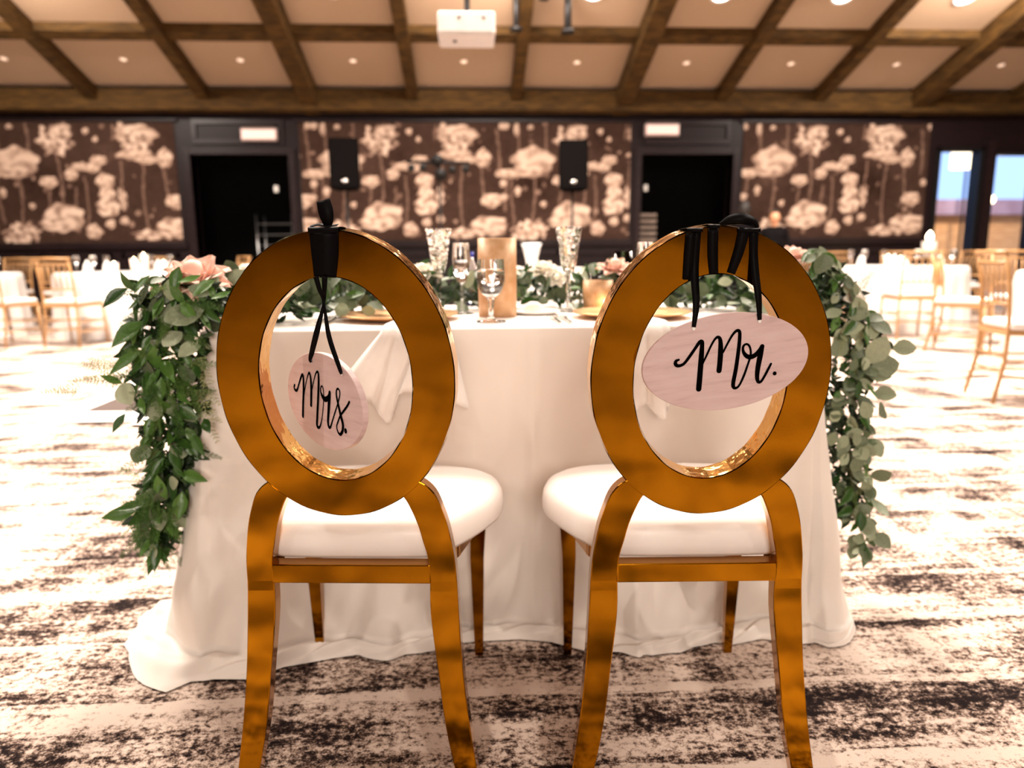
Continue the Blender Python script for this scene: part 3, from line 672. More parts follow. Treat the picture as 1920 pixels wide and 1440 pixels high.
# hem on the carpet along the front: x -> y
HEM = [(-.80, 1.50), (-.735, 1.458), (-.66, 1.450), (-.58, 1.468), (-.50, 1.462), (-.44, 1.505), (-.33, 1.535), (-.245, 1.553), (-.1, 1.572), (.0, 1.585), (.10, 1.588), (.17, 1.572), (.25, 1.525), (.33, 1.515), (.37, 1.488), (.41, 1.535), (.50, 1.560), (.60, 1.528), (.68, 1.550), (.76, 1.52), (.90, 1.535)]
def hem_y(x): return float(np.interp(x, [h[0] for h in HEM], [h[1] for h in HEM]))
def drape():
    # perimeter samples: start at front-left, go right, back, left
    per = []
    N1, N2 = 230, 110
    for k in range(N1): per.append((TX0+(TX1-TX0)*k/N1, TY0, 0, -1))
    for k in range(10): a = -pi/2+pi/2*k/10; per.append((TX1, TY0, cos(a), sin(a)))
    for k in range(N2): per.append((TX1, TY0+(TY1-TY0)*k/N2, 1, 0))
    for k in range(10): a = pi/2*k/10; per.append((TX1, TY1, cos(a), sin(a)))
    for k in range(N1//2): per.append((TX1-(TX1-TX0)*k/(N1//2), TY1, 0, 1))
    for k in range(10): a = pi/2+pi/2*k/10; per.append((TX0, TY1, cos(a), sin(a)))
    for k in range(N2): per.append((TX0, TY1-(TY1-TY0)*k/N2, -1, 0))
    for k in range(10): a = pi+pi/2*k/10; per.append((TX0, TY0, cos(a), sin(a)))
    n = len(per); S = np.cumsum([0]+[math.dist(per[i][:2], per[(i+1) % n][:2])+.012*(per[i][2]*per[i][3] != 0) for i in range(n)])
    V = []; drops = [(-.001, 1.0)] # (dz from top, v)
    rows = [(.000, TZ), (.004, TZ-.001), (.0075, TZ-.006)]
    R = []
    for off, z in rows: R.append([(x+nx*off, y+ny*off, z) for x, y, nx, ny in per])
    H = TZ-.02
    nv = 34
    for j in range(1, nv+1):
        v = j/nv; z = TZ-.008-v*(TZ-.008-.030); row = []
        for i, (x, y, nx, ny) in enumerate(per):
            s = S[i]
            frontal = max(0, -ny); side = abs(nx)
            xb = x + nx*.16
            flare_end = (TY0-hem_y(x))*.62 if ny < -.99 else (.15*side + .07*(1-side))
            if nx > 0 and ny > -.99: flare_end = .11
            if nx < 0 and ny < 0 and abs(nx) < 1: flare_end = .13
            fl = .008 + flare_end*v**1.25
            fold = .010*noise1(s*13, 1)*v**.8 + .012*noise1(s*21+4*v, 3)*v**1.6
            # broad diagonal creases swelling towards the floor
            cre = .045*sin(x*9+v*9+1.3)*max(0, v-.5)**1.2 + .040*sin(x*19-v*14)*max(0, v-.62)+ .02*sin(x*37+v*22)*max(0, v-.7)
            rd = lambda a: (1-abs(sin(a)))**2.2
            cre += .050*rd(x*5.2+v*3.1+.6)*max(0, v-.55)**.9 + .038*rd(x*8.7-v*5.5+2)*max(0, v-.62)**.8 - .02*max(0, v-.6)
            # a vertical pressed crease just right of the middle
            cre += .006*math.exp(-((x-.135)/.012)**2)*(ny < -.99)
            off = fl + fold + cre*frontal
            row.append((x+nx*off, y+ny*off, z))
        R.append(row)
    npool = 12
    for j in range(1, npool+1):
        q = j/npool; row = []
        for i, (x, y, nx, ny) in enumerate(per):
            px, py_, pz = R[2+nv][i]
            s = S[i]
            xx = px
            ext = max(.02, py_-hem_y(px)) if ny < -.99 else (.05+.02*noise1(s*9, 5) if ny >= 0 else .05)
            if nx > .1: ext = .012
            if nx < -.3 and ny < .3 and y < 1.8: ext = .10
            bumpz = .018*abs(noise1(s*17+q*2, 8))*sin(pi*q) + .010*abs(sin(s*31+q*5))*sin(pi*q)
            z = .030*(1-q)**2 + .004 + bumpz*(1 if ny <= 0 else .3)
            row.append((px+nx*ext*q, py_+ny*ext*q, z))
        R.append(row)
    vs = [p for row in R for p in row]
    fs = [(j*n+i, j*n+(i+1) % n, (j+1)*n+(i+1) % n, (j+1)*n+i) for j in range(len(R)-1) for i in range(n)]
    fs = [f[::-1] for f in fs]
    fs.append(tuple(range(n)))
    return vs, fs
vs, fs = drape()
o = py_obj('tablecloth', vs, fs, CLOTH, None, True)
o.data.polygons[len(fs)-1].use_smooth = False
tag(o, 'ivory floor-length tablecloth over the head table, pooling on the carpet behind the gold chairs', 'tablecloth')

# napkins draped over the front edge
def napkin(label, top, bottom, amp=.010):
    """top: (x,y,z) on the table edge; bottom: (x,z) outline; a folded sheet between them"""
    n = len(top); rows = 14; bm = bmesh.new()
    t_ = crsp(top, 5); b_ = crsp(bottom, 5); n = min(len(t_), len(b_)); G = []
    for j in range(rows+6):
        row = []
        for i in range(n):
            if j < 6:                                   # the part lying on the table
                q = (5-j)/5; x = t_[i][0]*(1-q*.25)+q*.25*t_[n//2][0]; row.append((x, TY0+.004+q*.12, TZ+.006+.004*abs(sin(i*1.1))+ .002))
            else:
                q = (j-5)/rows; x = t_[i][0]*(1-q)+b_[i][0]*q; z = (TZ+.004)*(1-q)+b_[i][1]*q
                row.append((x, TY0-.022-.06*q**1.2-amp*(.3+q)*(sin(i*.95)+.5*sin(i*2.1)), z-.004*(j > 5)))
        G.append([bm.verts.new(p) for p in row])
    for a, b in zip(G, G[1:]):
        for i in range(n-1): bm.faces.new((a[i], b[i], b[i+1], a[i+1]))
    o = bm_obj('napkin', bm, NAPKIN, None, True)
    sm = o.modifiers.new('t', 'SOLIDIFY'); sm.thickness = .002; sm.offset = 0
    tag(o, label, 'napkin'); return o
napkin('white cloth napkin draped over the table edge behind the left gold ring', [(-.20, 0), (-.17, 0), (-.13, 0), (-.09, 0), (-.05, 0)],
       [(-.285, .655), (-.225, .60), (-.185, .560), (-.150, .63), (-.01, .585)])
napkin('white cloth napkin draped over the table edge behind the right gold ring', [(.33, 0), (.36, 0), (.39, 0), (.42, 0), (.45, 0)],
       [(.30, .60), (.34, .565), (.38, .59), (.42, .555), (.45, .60)])

# ================================================================ tableware
def lobj(*a, **k): return lathe_obj(*a, **k)
def charger(x, y, label):
    t = thing('charger_plate', label, 'plate', (x, y, TZ+.001), group='gold charger plates')
    lobj('plate', [(0, .004), (.09, .004), (.105, .009), (.150, .0165), (.155, .0155), (.152, .012), (.108, .003), (.095, 0), (0, 0)], CHARGER, t, 64)
charger(-.19, 1.875, 'gold charger plate at the left place, behind the Mrs. chair')
charger(.415, 1.86, 'gold charger plate at the right place, behind the Mr. chair')
def toast_flute(x, y, label):
    t = thing('toasting_flute', label, 'glass', (x, y, TZ+.001), group='cut crystal toasting flutes')
    bm = bmesh.new(); lathe(bm, [(.0385, .238), (.030, .195), (.0225, .140), (.016, .112), (.0, .108), (0, .114), (.0145, .117), (.0205, .142), (.028, .196), (.0365, .238)], 20)
    bmesh.ops.recalc_face_normals(bm, faces=bm.faces); bm_obj('bowl', bm, CRYSTAL, t)
    lobj('stem', [(0, .110), (.010, .108), (.006, .100), (.0075, .06), (.006, .012), (.011, .006), (0, .005)], CRYSTAL, t, 12)
    lobj('foot', [(0, .006), (.012, .005), (.031, .0025), (.031, 0), (0, 0)], GLASS, t, 24)
toast_flute(-.095, 2.14, 'tall flared cut crystal toasting flute, left one beside the Mrs. chair')
toast_flute(.275, 2.05, 'tall flared cut crystal toasting flute between the candle holders, right one')
def champagne(x, y, label, h=.195):
    t = thing('champagne_flute', label, 'glass', (x, y, TZ+.001), group='plain champagne flutes')
    lobj('bowl', [(.0225, h), (.0255, h-.045), (.0235, h-.075), (.012, h-.105), (.0, h-.112), (0, h-.106), (.010, h-.100), (.0218, h-.074), (.0238, h-.045), (.0212, h)], GLASS, t, 24)
    lobj('stem', [(0, h-.108), (.008, h-.112), (.0045, h-.125), (.004, .015), (.009, .006), (0, .005)], GLASS, t, 12)
    lobj('foot', [(0, .006), (.012, .004), (.031, .002), (.031, 0), (0, 0)], GLASS, t, 24)
champagne(-.028, 2.02, 'plain slender champagne flute between the left toasting flute and the goblet')
champagne(.505, 2.10, 'plain champagne flute seen through the top of the right gold ring')
def goblet(x, y, label):
    t = thing('water_goblet', label, 'glass', (x, y, TZ+.001))
    lobj('bowl', [(.0325, .152), (.0345, .12), (.034, .095), (.024, .070), (.008, .058), (0, .057), (0, .061), (.007, .062), (.0225, .073), (.0322, .096), (.0327, .12), (.0308, .152)], GLASS, t, 32)
    lobj('water', [(0, .0615), (.007, .0625), (.0222, .0735), (.0318, .0965), (.0322, .120), (.0315, .128), (0, .128)], WATER, t, 32)
    lobj('stem', [(0, .059), (.012, .060), (.0075, .050), (.006, .03), (.0075, .012), (.013, .006), (0, .005)], GLASS, t, 16)
    lobj('foot', [(0, .007), (.014, .006), (.036, .003), (.036, 0), (0, 0)], GLASS, t, 32)
goblet(.046, 1.765, 'stemmed goblet of water in front of the tall amber candle holder')
def candle_holder(x, y, r, h, label, fl=False):
    t = thing('candle_holder', label, 'candle holder', (x, y, TZ+.001))
    lobj('glass_cylinder', [(0, 0), (r, 0), (r*1.01, h*.5), (r, h), (r-.003, h), (r-.003, .004), (0, .004)], MERC, t, 40)
    if fl:
        lobj('candle', [(0, .004), (.02, .004), (.02, .022), (0, .022)], WAX, t, 20)
        lobj('flame', [(0, .023), (.004, .028), (.0045, .034), (.002, .044), (0, .050)], FLAME, t, 10)
candle_holder(.068, 1.93, .051, .205, 'tall amber gold glass cylinder candle holder behind the water goblet')
candle_holder(.372, 2.12, .044, .086, 'short amber gold votive holder between the toasting flute and the right chair', False)
t = thing('tealight', 'lit white tealight standing before the short amber votive holder', 'candle', (.382, 2.052, TZ+.001))
lobj('cup', [(0, 0), (.014, 0), (.014, .008), (0, .008)], WAX, t, 20)
lobj('flame', [(0, .009), (.004, .014), (.0042, .020), (.002, .028), (0, .034)], FLAME, t, 10)
t = thing('glass_tumbler', 'clear tumbler with silvery rim behind the garland, touching the right gold ring', 'glass', (.49, 2.335, TZ+.001))
lobj('body', [(0, 0), (.030, 0), (.033, .17), (.030, .17), (.028, .006), (0, .006)], GLASS, t, 28)
t = thing('glass_bottle', 'small clear bottle with blue cap behind the champagne flute', 'bottle', (-.005, 2.34, TZ+.001))
lobj('body', [(0, 0), (.026, 0), (.026, .11), (.012, .145), (.012, .165), (0, .165)], GLASS, t, 20)
lobj('cap', [(.013, .155), (.013, .172), (0, .172)], noisy('cobalt_blue_cap', (.02, .03, .35), (.03, .05, .42), 10, rough=.3), t, 14)
t = thing('bread_plate', 'small white plate holding butter, beside the tall amber candle holder', 'plate', (.175, 1.99, TZ+.001))
lobj('plate', [(0, .003), (.045, .003), (.07, .010), (.071, .009), (.05, 0), (0, 0)], PORC, t, 40)
t = thing('butter', 'scoop of pale butter on the small white plate', 'food', (.168, 1.99, TZ+.0045))
lobj('scoop', [(0, 0), (.022, 0), (.027, .010), (.020, .024), (.008, .030), (0, .029)], BREAD, t, 18)
def fork(x, y, rz, label):
    t = thing('fork', label, 'fork', (x, y, TZ+.002), rz, 'silver forks beside the left plate' if x < 0 else 'silver forks left of the right plate')
    bm = bmesh.new(); pts = [(-.003, 0), (.003, 0)]
    sec = [(-.10, .005, .003), (-.02, .0035, .003), (.02, .003, .004), (.035, .009, .005), (.050, .012, .002)]
    G = [[bm.verts.new((sx_*w, yy, zz+dz)) for sx_, dz in ((-1, 0), (1, 0), (1, .0016), (-1, .0016))] for yy, w, zz in sec]
    for a, b in zip(G, G[1:]):
        for k in range(4): bm.faces.new((a[k], a[(k+1) % 4], b[(k+1) % 4], b[k]))
    bm.faces.new(G[0]); bm.faces.new(G[-1]); bmesh.ops.recalc_face_normals(bm, faces=bm.faces); bm_obj('handle', bm, SILVER, t)
    for k in range(4):
        xx = -.0105+.007*k
        tube_obj('tine', [(xx, .049, .003), (xx, .075, .001), (xx, .096, .006)], [.0019, .0017, .0009], SILVER, t, 6)
fork(-.372, 1.83, 0, 'silver fork left of the left gold charger, outer one of the pair')
fork(-.348, 1.83, 0, 'silver fork left of the left gold charger, inner one of the pair')
fork(.206, 1.775, 0, 'silver fork left of the right gold charger, outer one of the pair')
fork(.232, 1.775, 0, 'silver fork left of the right gold charger, inner one of the pair')

# ================================================================ floral garland
GAR = thing('floral_garland', 'long garland of eucalyptus, ruscus and blush roses along the head table, hanging down both ends', 'garland', (.1, 2.05, TZ))
GO = Vector((.1, 2.05, TZ))
rg = random.Random(11)
def leaf_mesh(name, outline, m, cup=.12, curl=.15, fold=.10):
    """leaf of unit length along +Y; outline = half widths at positions"""
    n = len(outline); vs = []; fs = []
    for i, (y, w) in enumerate(outline):
        z = -curl*y*y
        for s in (-1, 0, 1): vs.append((s*w, y, z+abs(s)*w*fold+(cup*sin(pi*y))*(-1 if s == 0 else 0)*.3))
    for i in range(n-1):
        for s in (0, 1): a = i*3+s; fs.append((a, a+1, a+4, a+3))
    me = bpy.data.meshes.new(name); me.from_pydata(vs, [], fs)
    for p in me.polygons: p.use_smooth = True
    me.materials.append(m); return me
RO = [(0, .012), (.12, .07), (.3, .155), (.48, .175), (.66, .14), (.84, .07), (1, .004)]
EO = [(0, .02), (.1, .18), (.28, .37), (.5, .45), (.72, .40), (.9, .22), (1, .05)]
EO2 = [(0, .02), (.14, .17), (.34, .30), (.55, .34), (.76, .28), (.92, .14), (1, .03)]
RUSL = [leaf_mesh('ruscus_leaf', [(y, w*k) for y, w in RO], RUSC, curl=c, fold=f_) for k, c, f_ in ((1, .1, .3), (1.15, .25, .5), (.85, -.15, .2), (1.3, .05, .4))]
EUCL = [leaf_mesh('eucalyptus_leaf', [(y, w*k) for y, w in oo], EUCA, curl=c, fold=f_) for oo, k, c, f_ in ((EO, 1, .1, .15), (EO, .9, .25, .3), (EO2, 1, -.12, .2), (EO2, 1.1, .2, .1))]
def fern_mesh(m, seed, n=26, spread=.32, name='fern_frond'):
    r = random.Random(seed); vs = []; fs = []
    def needle(p, d, L, w):
        d = d.normalized(); a = Vector((r.uniform(-1, 1), r.uniform(-1, 1), r.uniform(-1, 1))); s = d.cross(a).normalized()*w
        i = len(vs); vs.extend([p-s, p+s, p+d*L]); fs.append((i, i+1, i+2))
    P = Vector((0, 0, 0)); stem = []
    for i in range(n):
        y = i/n; c = Vector((.04*sin(y*4+seed), y, -.18*y*y)); stem.append(c)
        for s in (-1, 1):
            d = Vector((s*1.0, .55+r.uniform(-.2, .3), r.uniform(-.5, .5))).normalized(); L = spread*(1-y*.8)*r.uniform(.55, 1)
            needle(c, d, L, .0035)
            for q in (.25, .45, .65, .85):
                for k in range(4):
                    needle(c+d*L*q, Vector((r.uniform(-1, 1), r.uniform(-.3, 1), r.uniform(-1, 1))), L*.28, .008)
    for a, b in zip(stem, stem[1:]): needle(a, b-a, (b-a).length*1.3, .006)
    me = bpy.data.meshes.new(name); me.from_pydata([tuple(v_) for v_ in vs], [], fs); me.materials.append(m); return me
FERNS = [fern_mesh(FERN, s) for s in (1, 2, 3)]; FERNP = [fern_mesh(FERNL, s, 14, .22, 'seeded_sprig') for s in (4, 5)]
def orient(p, d, nrm, L, wscale=1):
    d = Vector(d).normalized(); nrm = Vector(nrm); x = d.cross(nrm)
    if x.length < 1e-3: x = d.cross(Vector((.3, .5, .8)))
    x.normalize(); z = x.cross(d)
    M = Matrix((x*L*wscale, d*L, z*L)).transposed().to_4x4(); M.translation = Vector(p)-GO; return M
def put(me, name, p, d, nrm, L, ws=1, parent=None):
    o = bpy.data.objects.new(name, me); o.parent = parent or GAR; C.objects.link(o); o.matrix_local = orient(p, d, nrm, L, ws); return o
NL = {'ruscus_leaf': 0, 'eucalyptus_leaf': 0}
STUFF = []
def rv(s=1): return Vector((rg.gauss(0, s), rg.gauss(0, s), rg.gauss(0, s)))
def leaf(kind, p, d, nrm, L, ws=1):
    ms = RUSL if kind == 'r' else EUCL; nm = 'ruscus_leaf' if kind == 'r' else 'eucalyptus_leaf'
    me = rg.choice(ms)
    if NL[nm] < 295: NL[nm] += 1; return put(me, nm, p, d, nrm, L, ws)
    STUFF.append((kind, me, orient(p, d, nrm, L, ws)))
def frond(p, d, L, pale=False):
    put(rg.choice(FERNP if pale else FERNS), 'fern_frond' if not pale else 'seeded_sprig', p, d, Vector((0, -1, .2))+rv(.3), L, 1)
# spine of the garland
TOPS = [(-.66, 1.66), (-.52, 1.78), (-.38, 1.93), (-.18, 2.16), (.05, 2.18), (.28, 2.22), (.50, 2.20), (.68, 2.12), (.82, 1.96), (.92, 1.82)]
stempts = crsp([(x, y, TZ+.03) for x, y in TOPS], 6)
bm = bmesh.new(); tube(bm, [Vector(p)-GO for p in [(-.69, 1.60, .30), (-.70, 1.59, .5), (-.69, 1.60, .70)] + [tuple(q) for q in stempts] + [(1.0, 1.80, .62), (.99, 1.79, .40), (1.02, 1.78, .22)]], .006, 6)
bm_obj('stem', bm, STEM, GAR, True)
# left hanging end: (z, x_left, x_right)
LD = [(.872, -.735, -.517), (.828, -.750, -.52), (.782, -.757, -.535), (.736, -.765, -.561), (.69, -.763, -.571), (.643, -.762, -.569), (.596, -.766, -.573), (.548, -.763, -.59), (.50, -.735, -.60), (.45, -.735, -.612), (.40, -.765, -.630), (.35, -.775, -.645), (.30, -.765, -.668), (.24, -.732, -.709)]
RD = [(.92, .80, .90), (.853, .84, .95), (.772, .885, 1.02), (.69, .905, 1.09), (.606, .90, 1.065), (.52, .90, 1.04), (.436, .90, 1.055), (.348, .92, 1.055), (.258, .955, 1.06), (.168, 1.005, 1.07), (.107, 1.02, 1.05)]
def drop(prof, yc, n, kinds, shrink=.82, lr=(.035, .065), yw=.05):
    zs = [p[0] for p in prof][::-1]; xl = [p[1] for p in prof][::-1]; xr = [p[2] for p in prof][::-1]
    for k in range(n):
        z = zs[0] + (zs[-1]-zs[0])*((k+.5)/n)**.92
        a, b = np.interp(z, zs, xl), np.interp(z, zs, xr); c = (a+b)/2; h = (b-a)/2*shrink
        u = rg.uniform(-1, 1); x = c+u*h*.92; front = rg.random() < .8
        y = yc + (-1 if front else .6)*yw*sqrt(max(0, 1-u*u))*rg.uniform(.2, 1)
        d = Vector((u*rg.uniform(.4, 1.4), -.35+rg.gauss(0, .3), -.75+rg.gauss(0, .55)))
        nrm = Vector((u*.5, -1, .35)) + rv(.38)
        kd = rg.choices('re', kinds)[0]; L = rg.uniform(*lr)*(1.0 if kd == 'r' else .82)
        p = Vector((x, y, z)) - d.normalized()*L*.5
        leaf(kd, p, d, nrm, L)
drop(LD, 1.585, 175, (.70, .30), lr=(.035, .068))
drop(RD, 1.775, 150, (.28, .72), lr=(.040, .062))
for k in range(75):                               # fern inside the left drop
    q = rg.random(); i = q*(len(LD)-1); z = .86-.60*q; a, b = np.interp(z, [p[0] for p in LD][::-1], [p[1] for p in LD][::-1]), np.interp(z, [p[0] for p in LD][::-1], [p[2] for p in LD][::-1])
    u = rg.uniform(-.8, .8); frond((( a+b)/2+u*(b-a)/2*.8, 1.56+rg.uniform(-.03, .04), z), (u*1.2+rg.gauss(0, .4), -.3, -.5+rg.gauss(0, .5)), rg.uniform(.05, .085))
for k in range(12):
    z = rg.uniform(.3, .85); frond((rg.uniform(.93, 1.02), 1.76, z), (rg.gauss(0, .7), -.3, -.7), rg.uniform(.05, .08), pale=k % 2 == 0)
# airy sprigs leaving the silhouette
for (p, d, L) in (((-.76, 1.59, .665), (-1, 0, -.12), .13), ((-.86, 1.59, .645), (-1, 0, -.28), .11), ((-.77, 1.60, .66), (-1, .1, .25), .11), ((-.77, 1.58, .69), (-.9, .0, .15), .08), ((-.60, 1.57, .63), (.3, 0, -1), .13), ((-.60, 1.57, .70), (.35, 0, -.9), .12), ((-.74, 1.58, .43), (-.8, 0, .3), .08), ((-.74, 1.58, .36), (-.9, 0, -.5), .09), ((-.66, 1.58, .30), (.5, 0, -.7), .07)):
    frond(p, d, L, True); frond(p, Vector(d)+rv(.15), L*.8, True)
HL = [(-.758,.825,-.719,.852),(-.718,.88,-.706,.846),(-.745,.74,-.692,.783),(-.758,.683,-.704,.72),(-.778,.672,-.75,.651),(-.617,.852,-.61,.896),(-.599,.862,-.567,.878),(-.573,.845,-.54,.867),(-.536,.828,-.508,.844),(-.628,.784,-.567,.805),(-.643,.739,-.616,.759),(-.612,.721,-.579,.73),(-.733,.619,-.75,.651),(-.696,.589,-.719,.621),(-.767,.555,-.751,.585),(-.722,.494,-.712,.512),(-.59,.503,-.612,.534),(-.595,.442,-.643,.449),(-.649,.357,-.646,.406),(-.774,.373,-.718,.389),(-.804,.361,-.749,.365),(-.712,.239,-.71,.288),(-.738,.272,-.726,.301),(-.569,.55,-.586,.57),(-.577,.663,-.594,.689)]
for i, (x1, z1, x0, z0) in enumerate(HL):      # larger leaves that shape the outline: tip, base
    p0, p1 = Vector((x0, 1.555, z0)), Vector((x1, 1.53, z1)); L = (p1-p0).length
    leaf('r' if i not in (9, 10, 11, 15, 12) else 'e', p0, p1-p0, Vector((0, -1, .5))+rv(.2), max(L*1.15, .045), 1.1)
HR = [(.911,.86,.887,.84),(1.039,.726,.999,.744),(1.099,.678,1.068,.674),(1.028,.692,1.008,.634),(1.061,.637,1.016,.62),(1.042,.61,1.01,.606),(1.06,.561,1.028,.556),(1.036,.513,1.06,.52),(1.045,.406,1.024,.435),(1.065,.348,1.04,.332),(1.067,.238,1.045,.273),(.951,.241,.995,.252),(1.028,.18,1.033,.228),(1.073,.163,1.06,.174),(1.026,.12,1.04,.144),(.956,.271,.991,.304),(.966,.767,.942,.758),(.955,.734,.931,.718),(.847,.913,.822,.893),(1.009,.747,.984,.758)]
for i, (x1, z1, x0, z0) in enumerate(HR):
    p0, p1 = Vector((x0, 1.76, z0)), Vector((x1, 1.73, z1)); L = (p1-p0).length
    leaf('e' if i not in (0, 11, 15) else 'r', p0, p1-p0, Vector((0, -1, .4))+rv(.2), max(L*1.15, .052))
# along the table
for k in range(620):
    q = rg.random()*(len(stempts)-1); i = int(q); a = stempts[i]; b = stempts[min(i+1, len(stempts)-1)]; c = a+(b-a)*(q-i)
    th = rg.uniform(-.2, pi+.2); r = .092*sqrt(rg.random())
    side = Vector((b-a)).cross(Vector((0, 0, 1))).normalized() if np.linalg.norm(b-a) > 0 else Vector((1, 0, 0))
    p = Vector(c)+side*cos(th)*r*1.1+Vector((0, 0, abs(sin(th))*r*1.05-.012))
    d = side*cos(th)+Vector((0, 0, sin(th)*.8))+rv(.45); d.z = max(d.z, -.15)
    kd = rg.choices('re', (.35, .65))[0]
    leaf(kd, p, d, Vector((0, -.8, .8))+rv(.45), rg.uniform(.042, .068)*(1 if kd == 'r' else .85))
for k in range(46):
    c = stempts[rg.randrange(len(stempts))]
    frond(Vector(c)+Vector((rg.uniform(-.05, .05), rg.uniform(-.07, .05), rg.uniform(0, .05))), (rg.gauss(0, .8), rg.gauss(-.3, .5), rg.uniform(0, .9)), rg.uniform(.05, .09))
# dense dark filling inside
bm = bmesh.new()
def add_leaf_bm(me, Mx):
    vv = [bm.verts.new(Mx @ v_.co) for v_ in me.vertices]
    for p in me.polygons: bm.faces.new([vv[i] for i in p.vertices])
for kd, nm_, mm in (('r', 'loose_ruscus_leaves', RUSC), ('e', 'loose_eucalyptus_leaves', EUCA)):
    for q_, me, Mx in STUFF:
        if q_ == kd: add_leaf_bm(me, Mx)
    tag(bm_obj(nm_, bm, mm, GAR, True), kind='stuff'); bm = bmesh.new()
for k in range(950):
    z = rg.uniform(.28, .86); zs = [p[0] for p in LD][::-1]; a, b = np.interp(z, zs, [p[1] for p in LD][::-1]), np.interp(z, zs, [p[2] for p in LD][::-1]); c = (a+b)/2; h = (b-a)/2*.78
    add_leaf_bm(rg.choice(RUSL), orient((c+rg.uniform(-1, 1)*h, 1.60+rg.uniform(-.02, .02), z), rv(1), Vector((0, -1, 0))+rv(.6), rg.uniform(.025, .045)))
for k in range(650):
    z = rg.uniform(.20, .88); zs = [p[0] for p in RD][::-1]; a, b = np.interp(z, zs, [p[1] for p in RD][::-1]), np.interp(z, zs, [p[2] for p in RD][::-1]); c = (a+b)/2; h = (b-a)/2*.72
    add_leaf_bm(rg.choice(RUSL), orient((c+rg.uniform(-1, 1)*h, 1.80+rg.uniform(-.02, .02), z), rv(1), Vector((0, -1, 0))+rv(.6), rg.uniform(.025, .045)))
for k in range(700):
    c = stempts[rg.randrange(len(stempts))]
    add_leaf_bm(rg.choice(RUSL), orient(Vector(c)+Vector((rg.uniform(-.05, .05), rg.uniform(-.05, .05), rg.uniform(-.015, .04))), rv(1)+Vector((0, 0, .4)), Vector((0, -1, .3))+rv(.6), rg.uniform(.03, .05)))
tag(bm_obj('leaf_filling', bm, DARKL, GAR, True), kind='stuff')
# roses
def petal_mesh(name, m, w, h, cup, flare):
    vs = []; fs = []; nu, nv = 7, 6
    for j in range(nv):
        v_ = j/(nv-1)
        for i in range(nu):
            u = i/(nu-1)*2-1; ww = w*sqrt(max(.06, 1-(2*v_-1.05)**2*.85))*(1 if v_ > .3 else .5+v_*1.6)
            a = u*1.0*ww/w
            x = w*sin(a)*ww/w*1.05; y = -w*(1-cos(a))*1.0*cup + .0
            z = h*v_*(1-.10*u*u*(v_ > .6)) ; y2 = flare*v_**2.4*(1+.25*sin(i*2.1))
            vs.append((x, -(y)-y2 - .0, z))
    for j in range(nv-1):
        for i in range(nu-1): a = j*nu+i; fs.append((a, a+1, a+nu+1, a+nu))
    me = bpy.data.meshes.new(name); me.from_pydata(vs, [], fs); me.materials.append(m)
    for p in me.polygons: p.use_smooth = True
    return me
def rose(p, axis, R, m, name='rose'):
    ax = Vector(axis).normalized(); q = ax.to_track_quat('Z', 'Y')
    core = bmesh.new(); lathe(core, [(0, -.35*R), (.25*R, -.2*R), (.36*R, .15*R), (.30*R, .5*R), (.12*R, .62*R), (0, .60*R)], 14); bmesh.ops.recalc_face_normals(core, faces=core.faces)
    o = bm_obj(name, core, m, GAR, True); Mx = q.to_matrix().to_4x4(); Mx.translation = Vector(p)-GO; o.matrix_local = Mx
    for ringi, (n, rad, h, tilt, fl) in enumerate(((4, .22, .85, .12, .05), (5, .38, .95, .30, .16), (6, .55, 1.0, .55, .30), (7, .68, .98, .85, .42))):
        me = petal_mesh('petal', m, .50*R, h*R*.9, .8, fl*R)
        for k in range(n):
            a = 2*pi*k/n+ringi*.7+rg.uniform(-.15, .15)
            b = bpy.data.objects.new('petal', me); b.parent = o; C.objects.link(b)
            b.matrix_local = Matrix.Rotation(a, 4, 'Z') @ Matrix.Translation((0, -rad*R*.5, -.30*R)) @ Matrix.Rotation(tilt+rg.uniform(-.1, .1), 4, 'X') @ Matrix.Scale(rg.uniform(.9, 1.1), 4)
rose((-.605, 1.62, .872), (.1, -.55, 1), .064, PINK)
rose((-.665, 1.64, .850), (-.3, -.7, .8), .042, PINK)
rose((-.535, 1.76, .868), (.2, -.3, 1), .050, CREAM)
rose((-.145, 2.14, .865), (0, -.4, 1), .046, CREAM)
rose((-.21, 2.13, .86), (-.2, -.4, 1), .042, CREAM)
rose((.10, 2.15, .868), (0, -.4, 1), .042, CREAM)
rose((.215, 2.17, .872), (0, -.5, 1), .040, CREAM)
rose((.43, 2.17, .875), (0, -.4, 1), .046, PINK)
rose((.25, 2.14, .845), (0, -.8, .6), .026, CREAM)
rose((.84, 1.86, .905), (-.1, -.5, 1), .040, PINK)
rose((-.705, 1.62, .80), (-.6, -.7, .5), .030, CREAM)
rose((.965, 1.77, .80), (.3, -.8, .4), .030, CREAM)

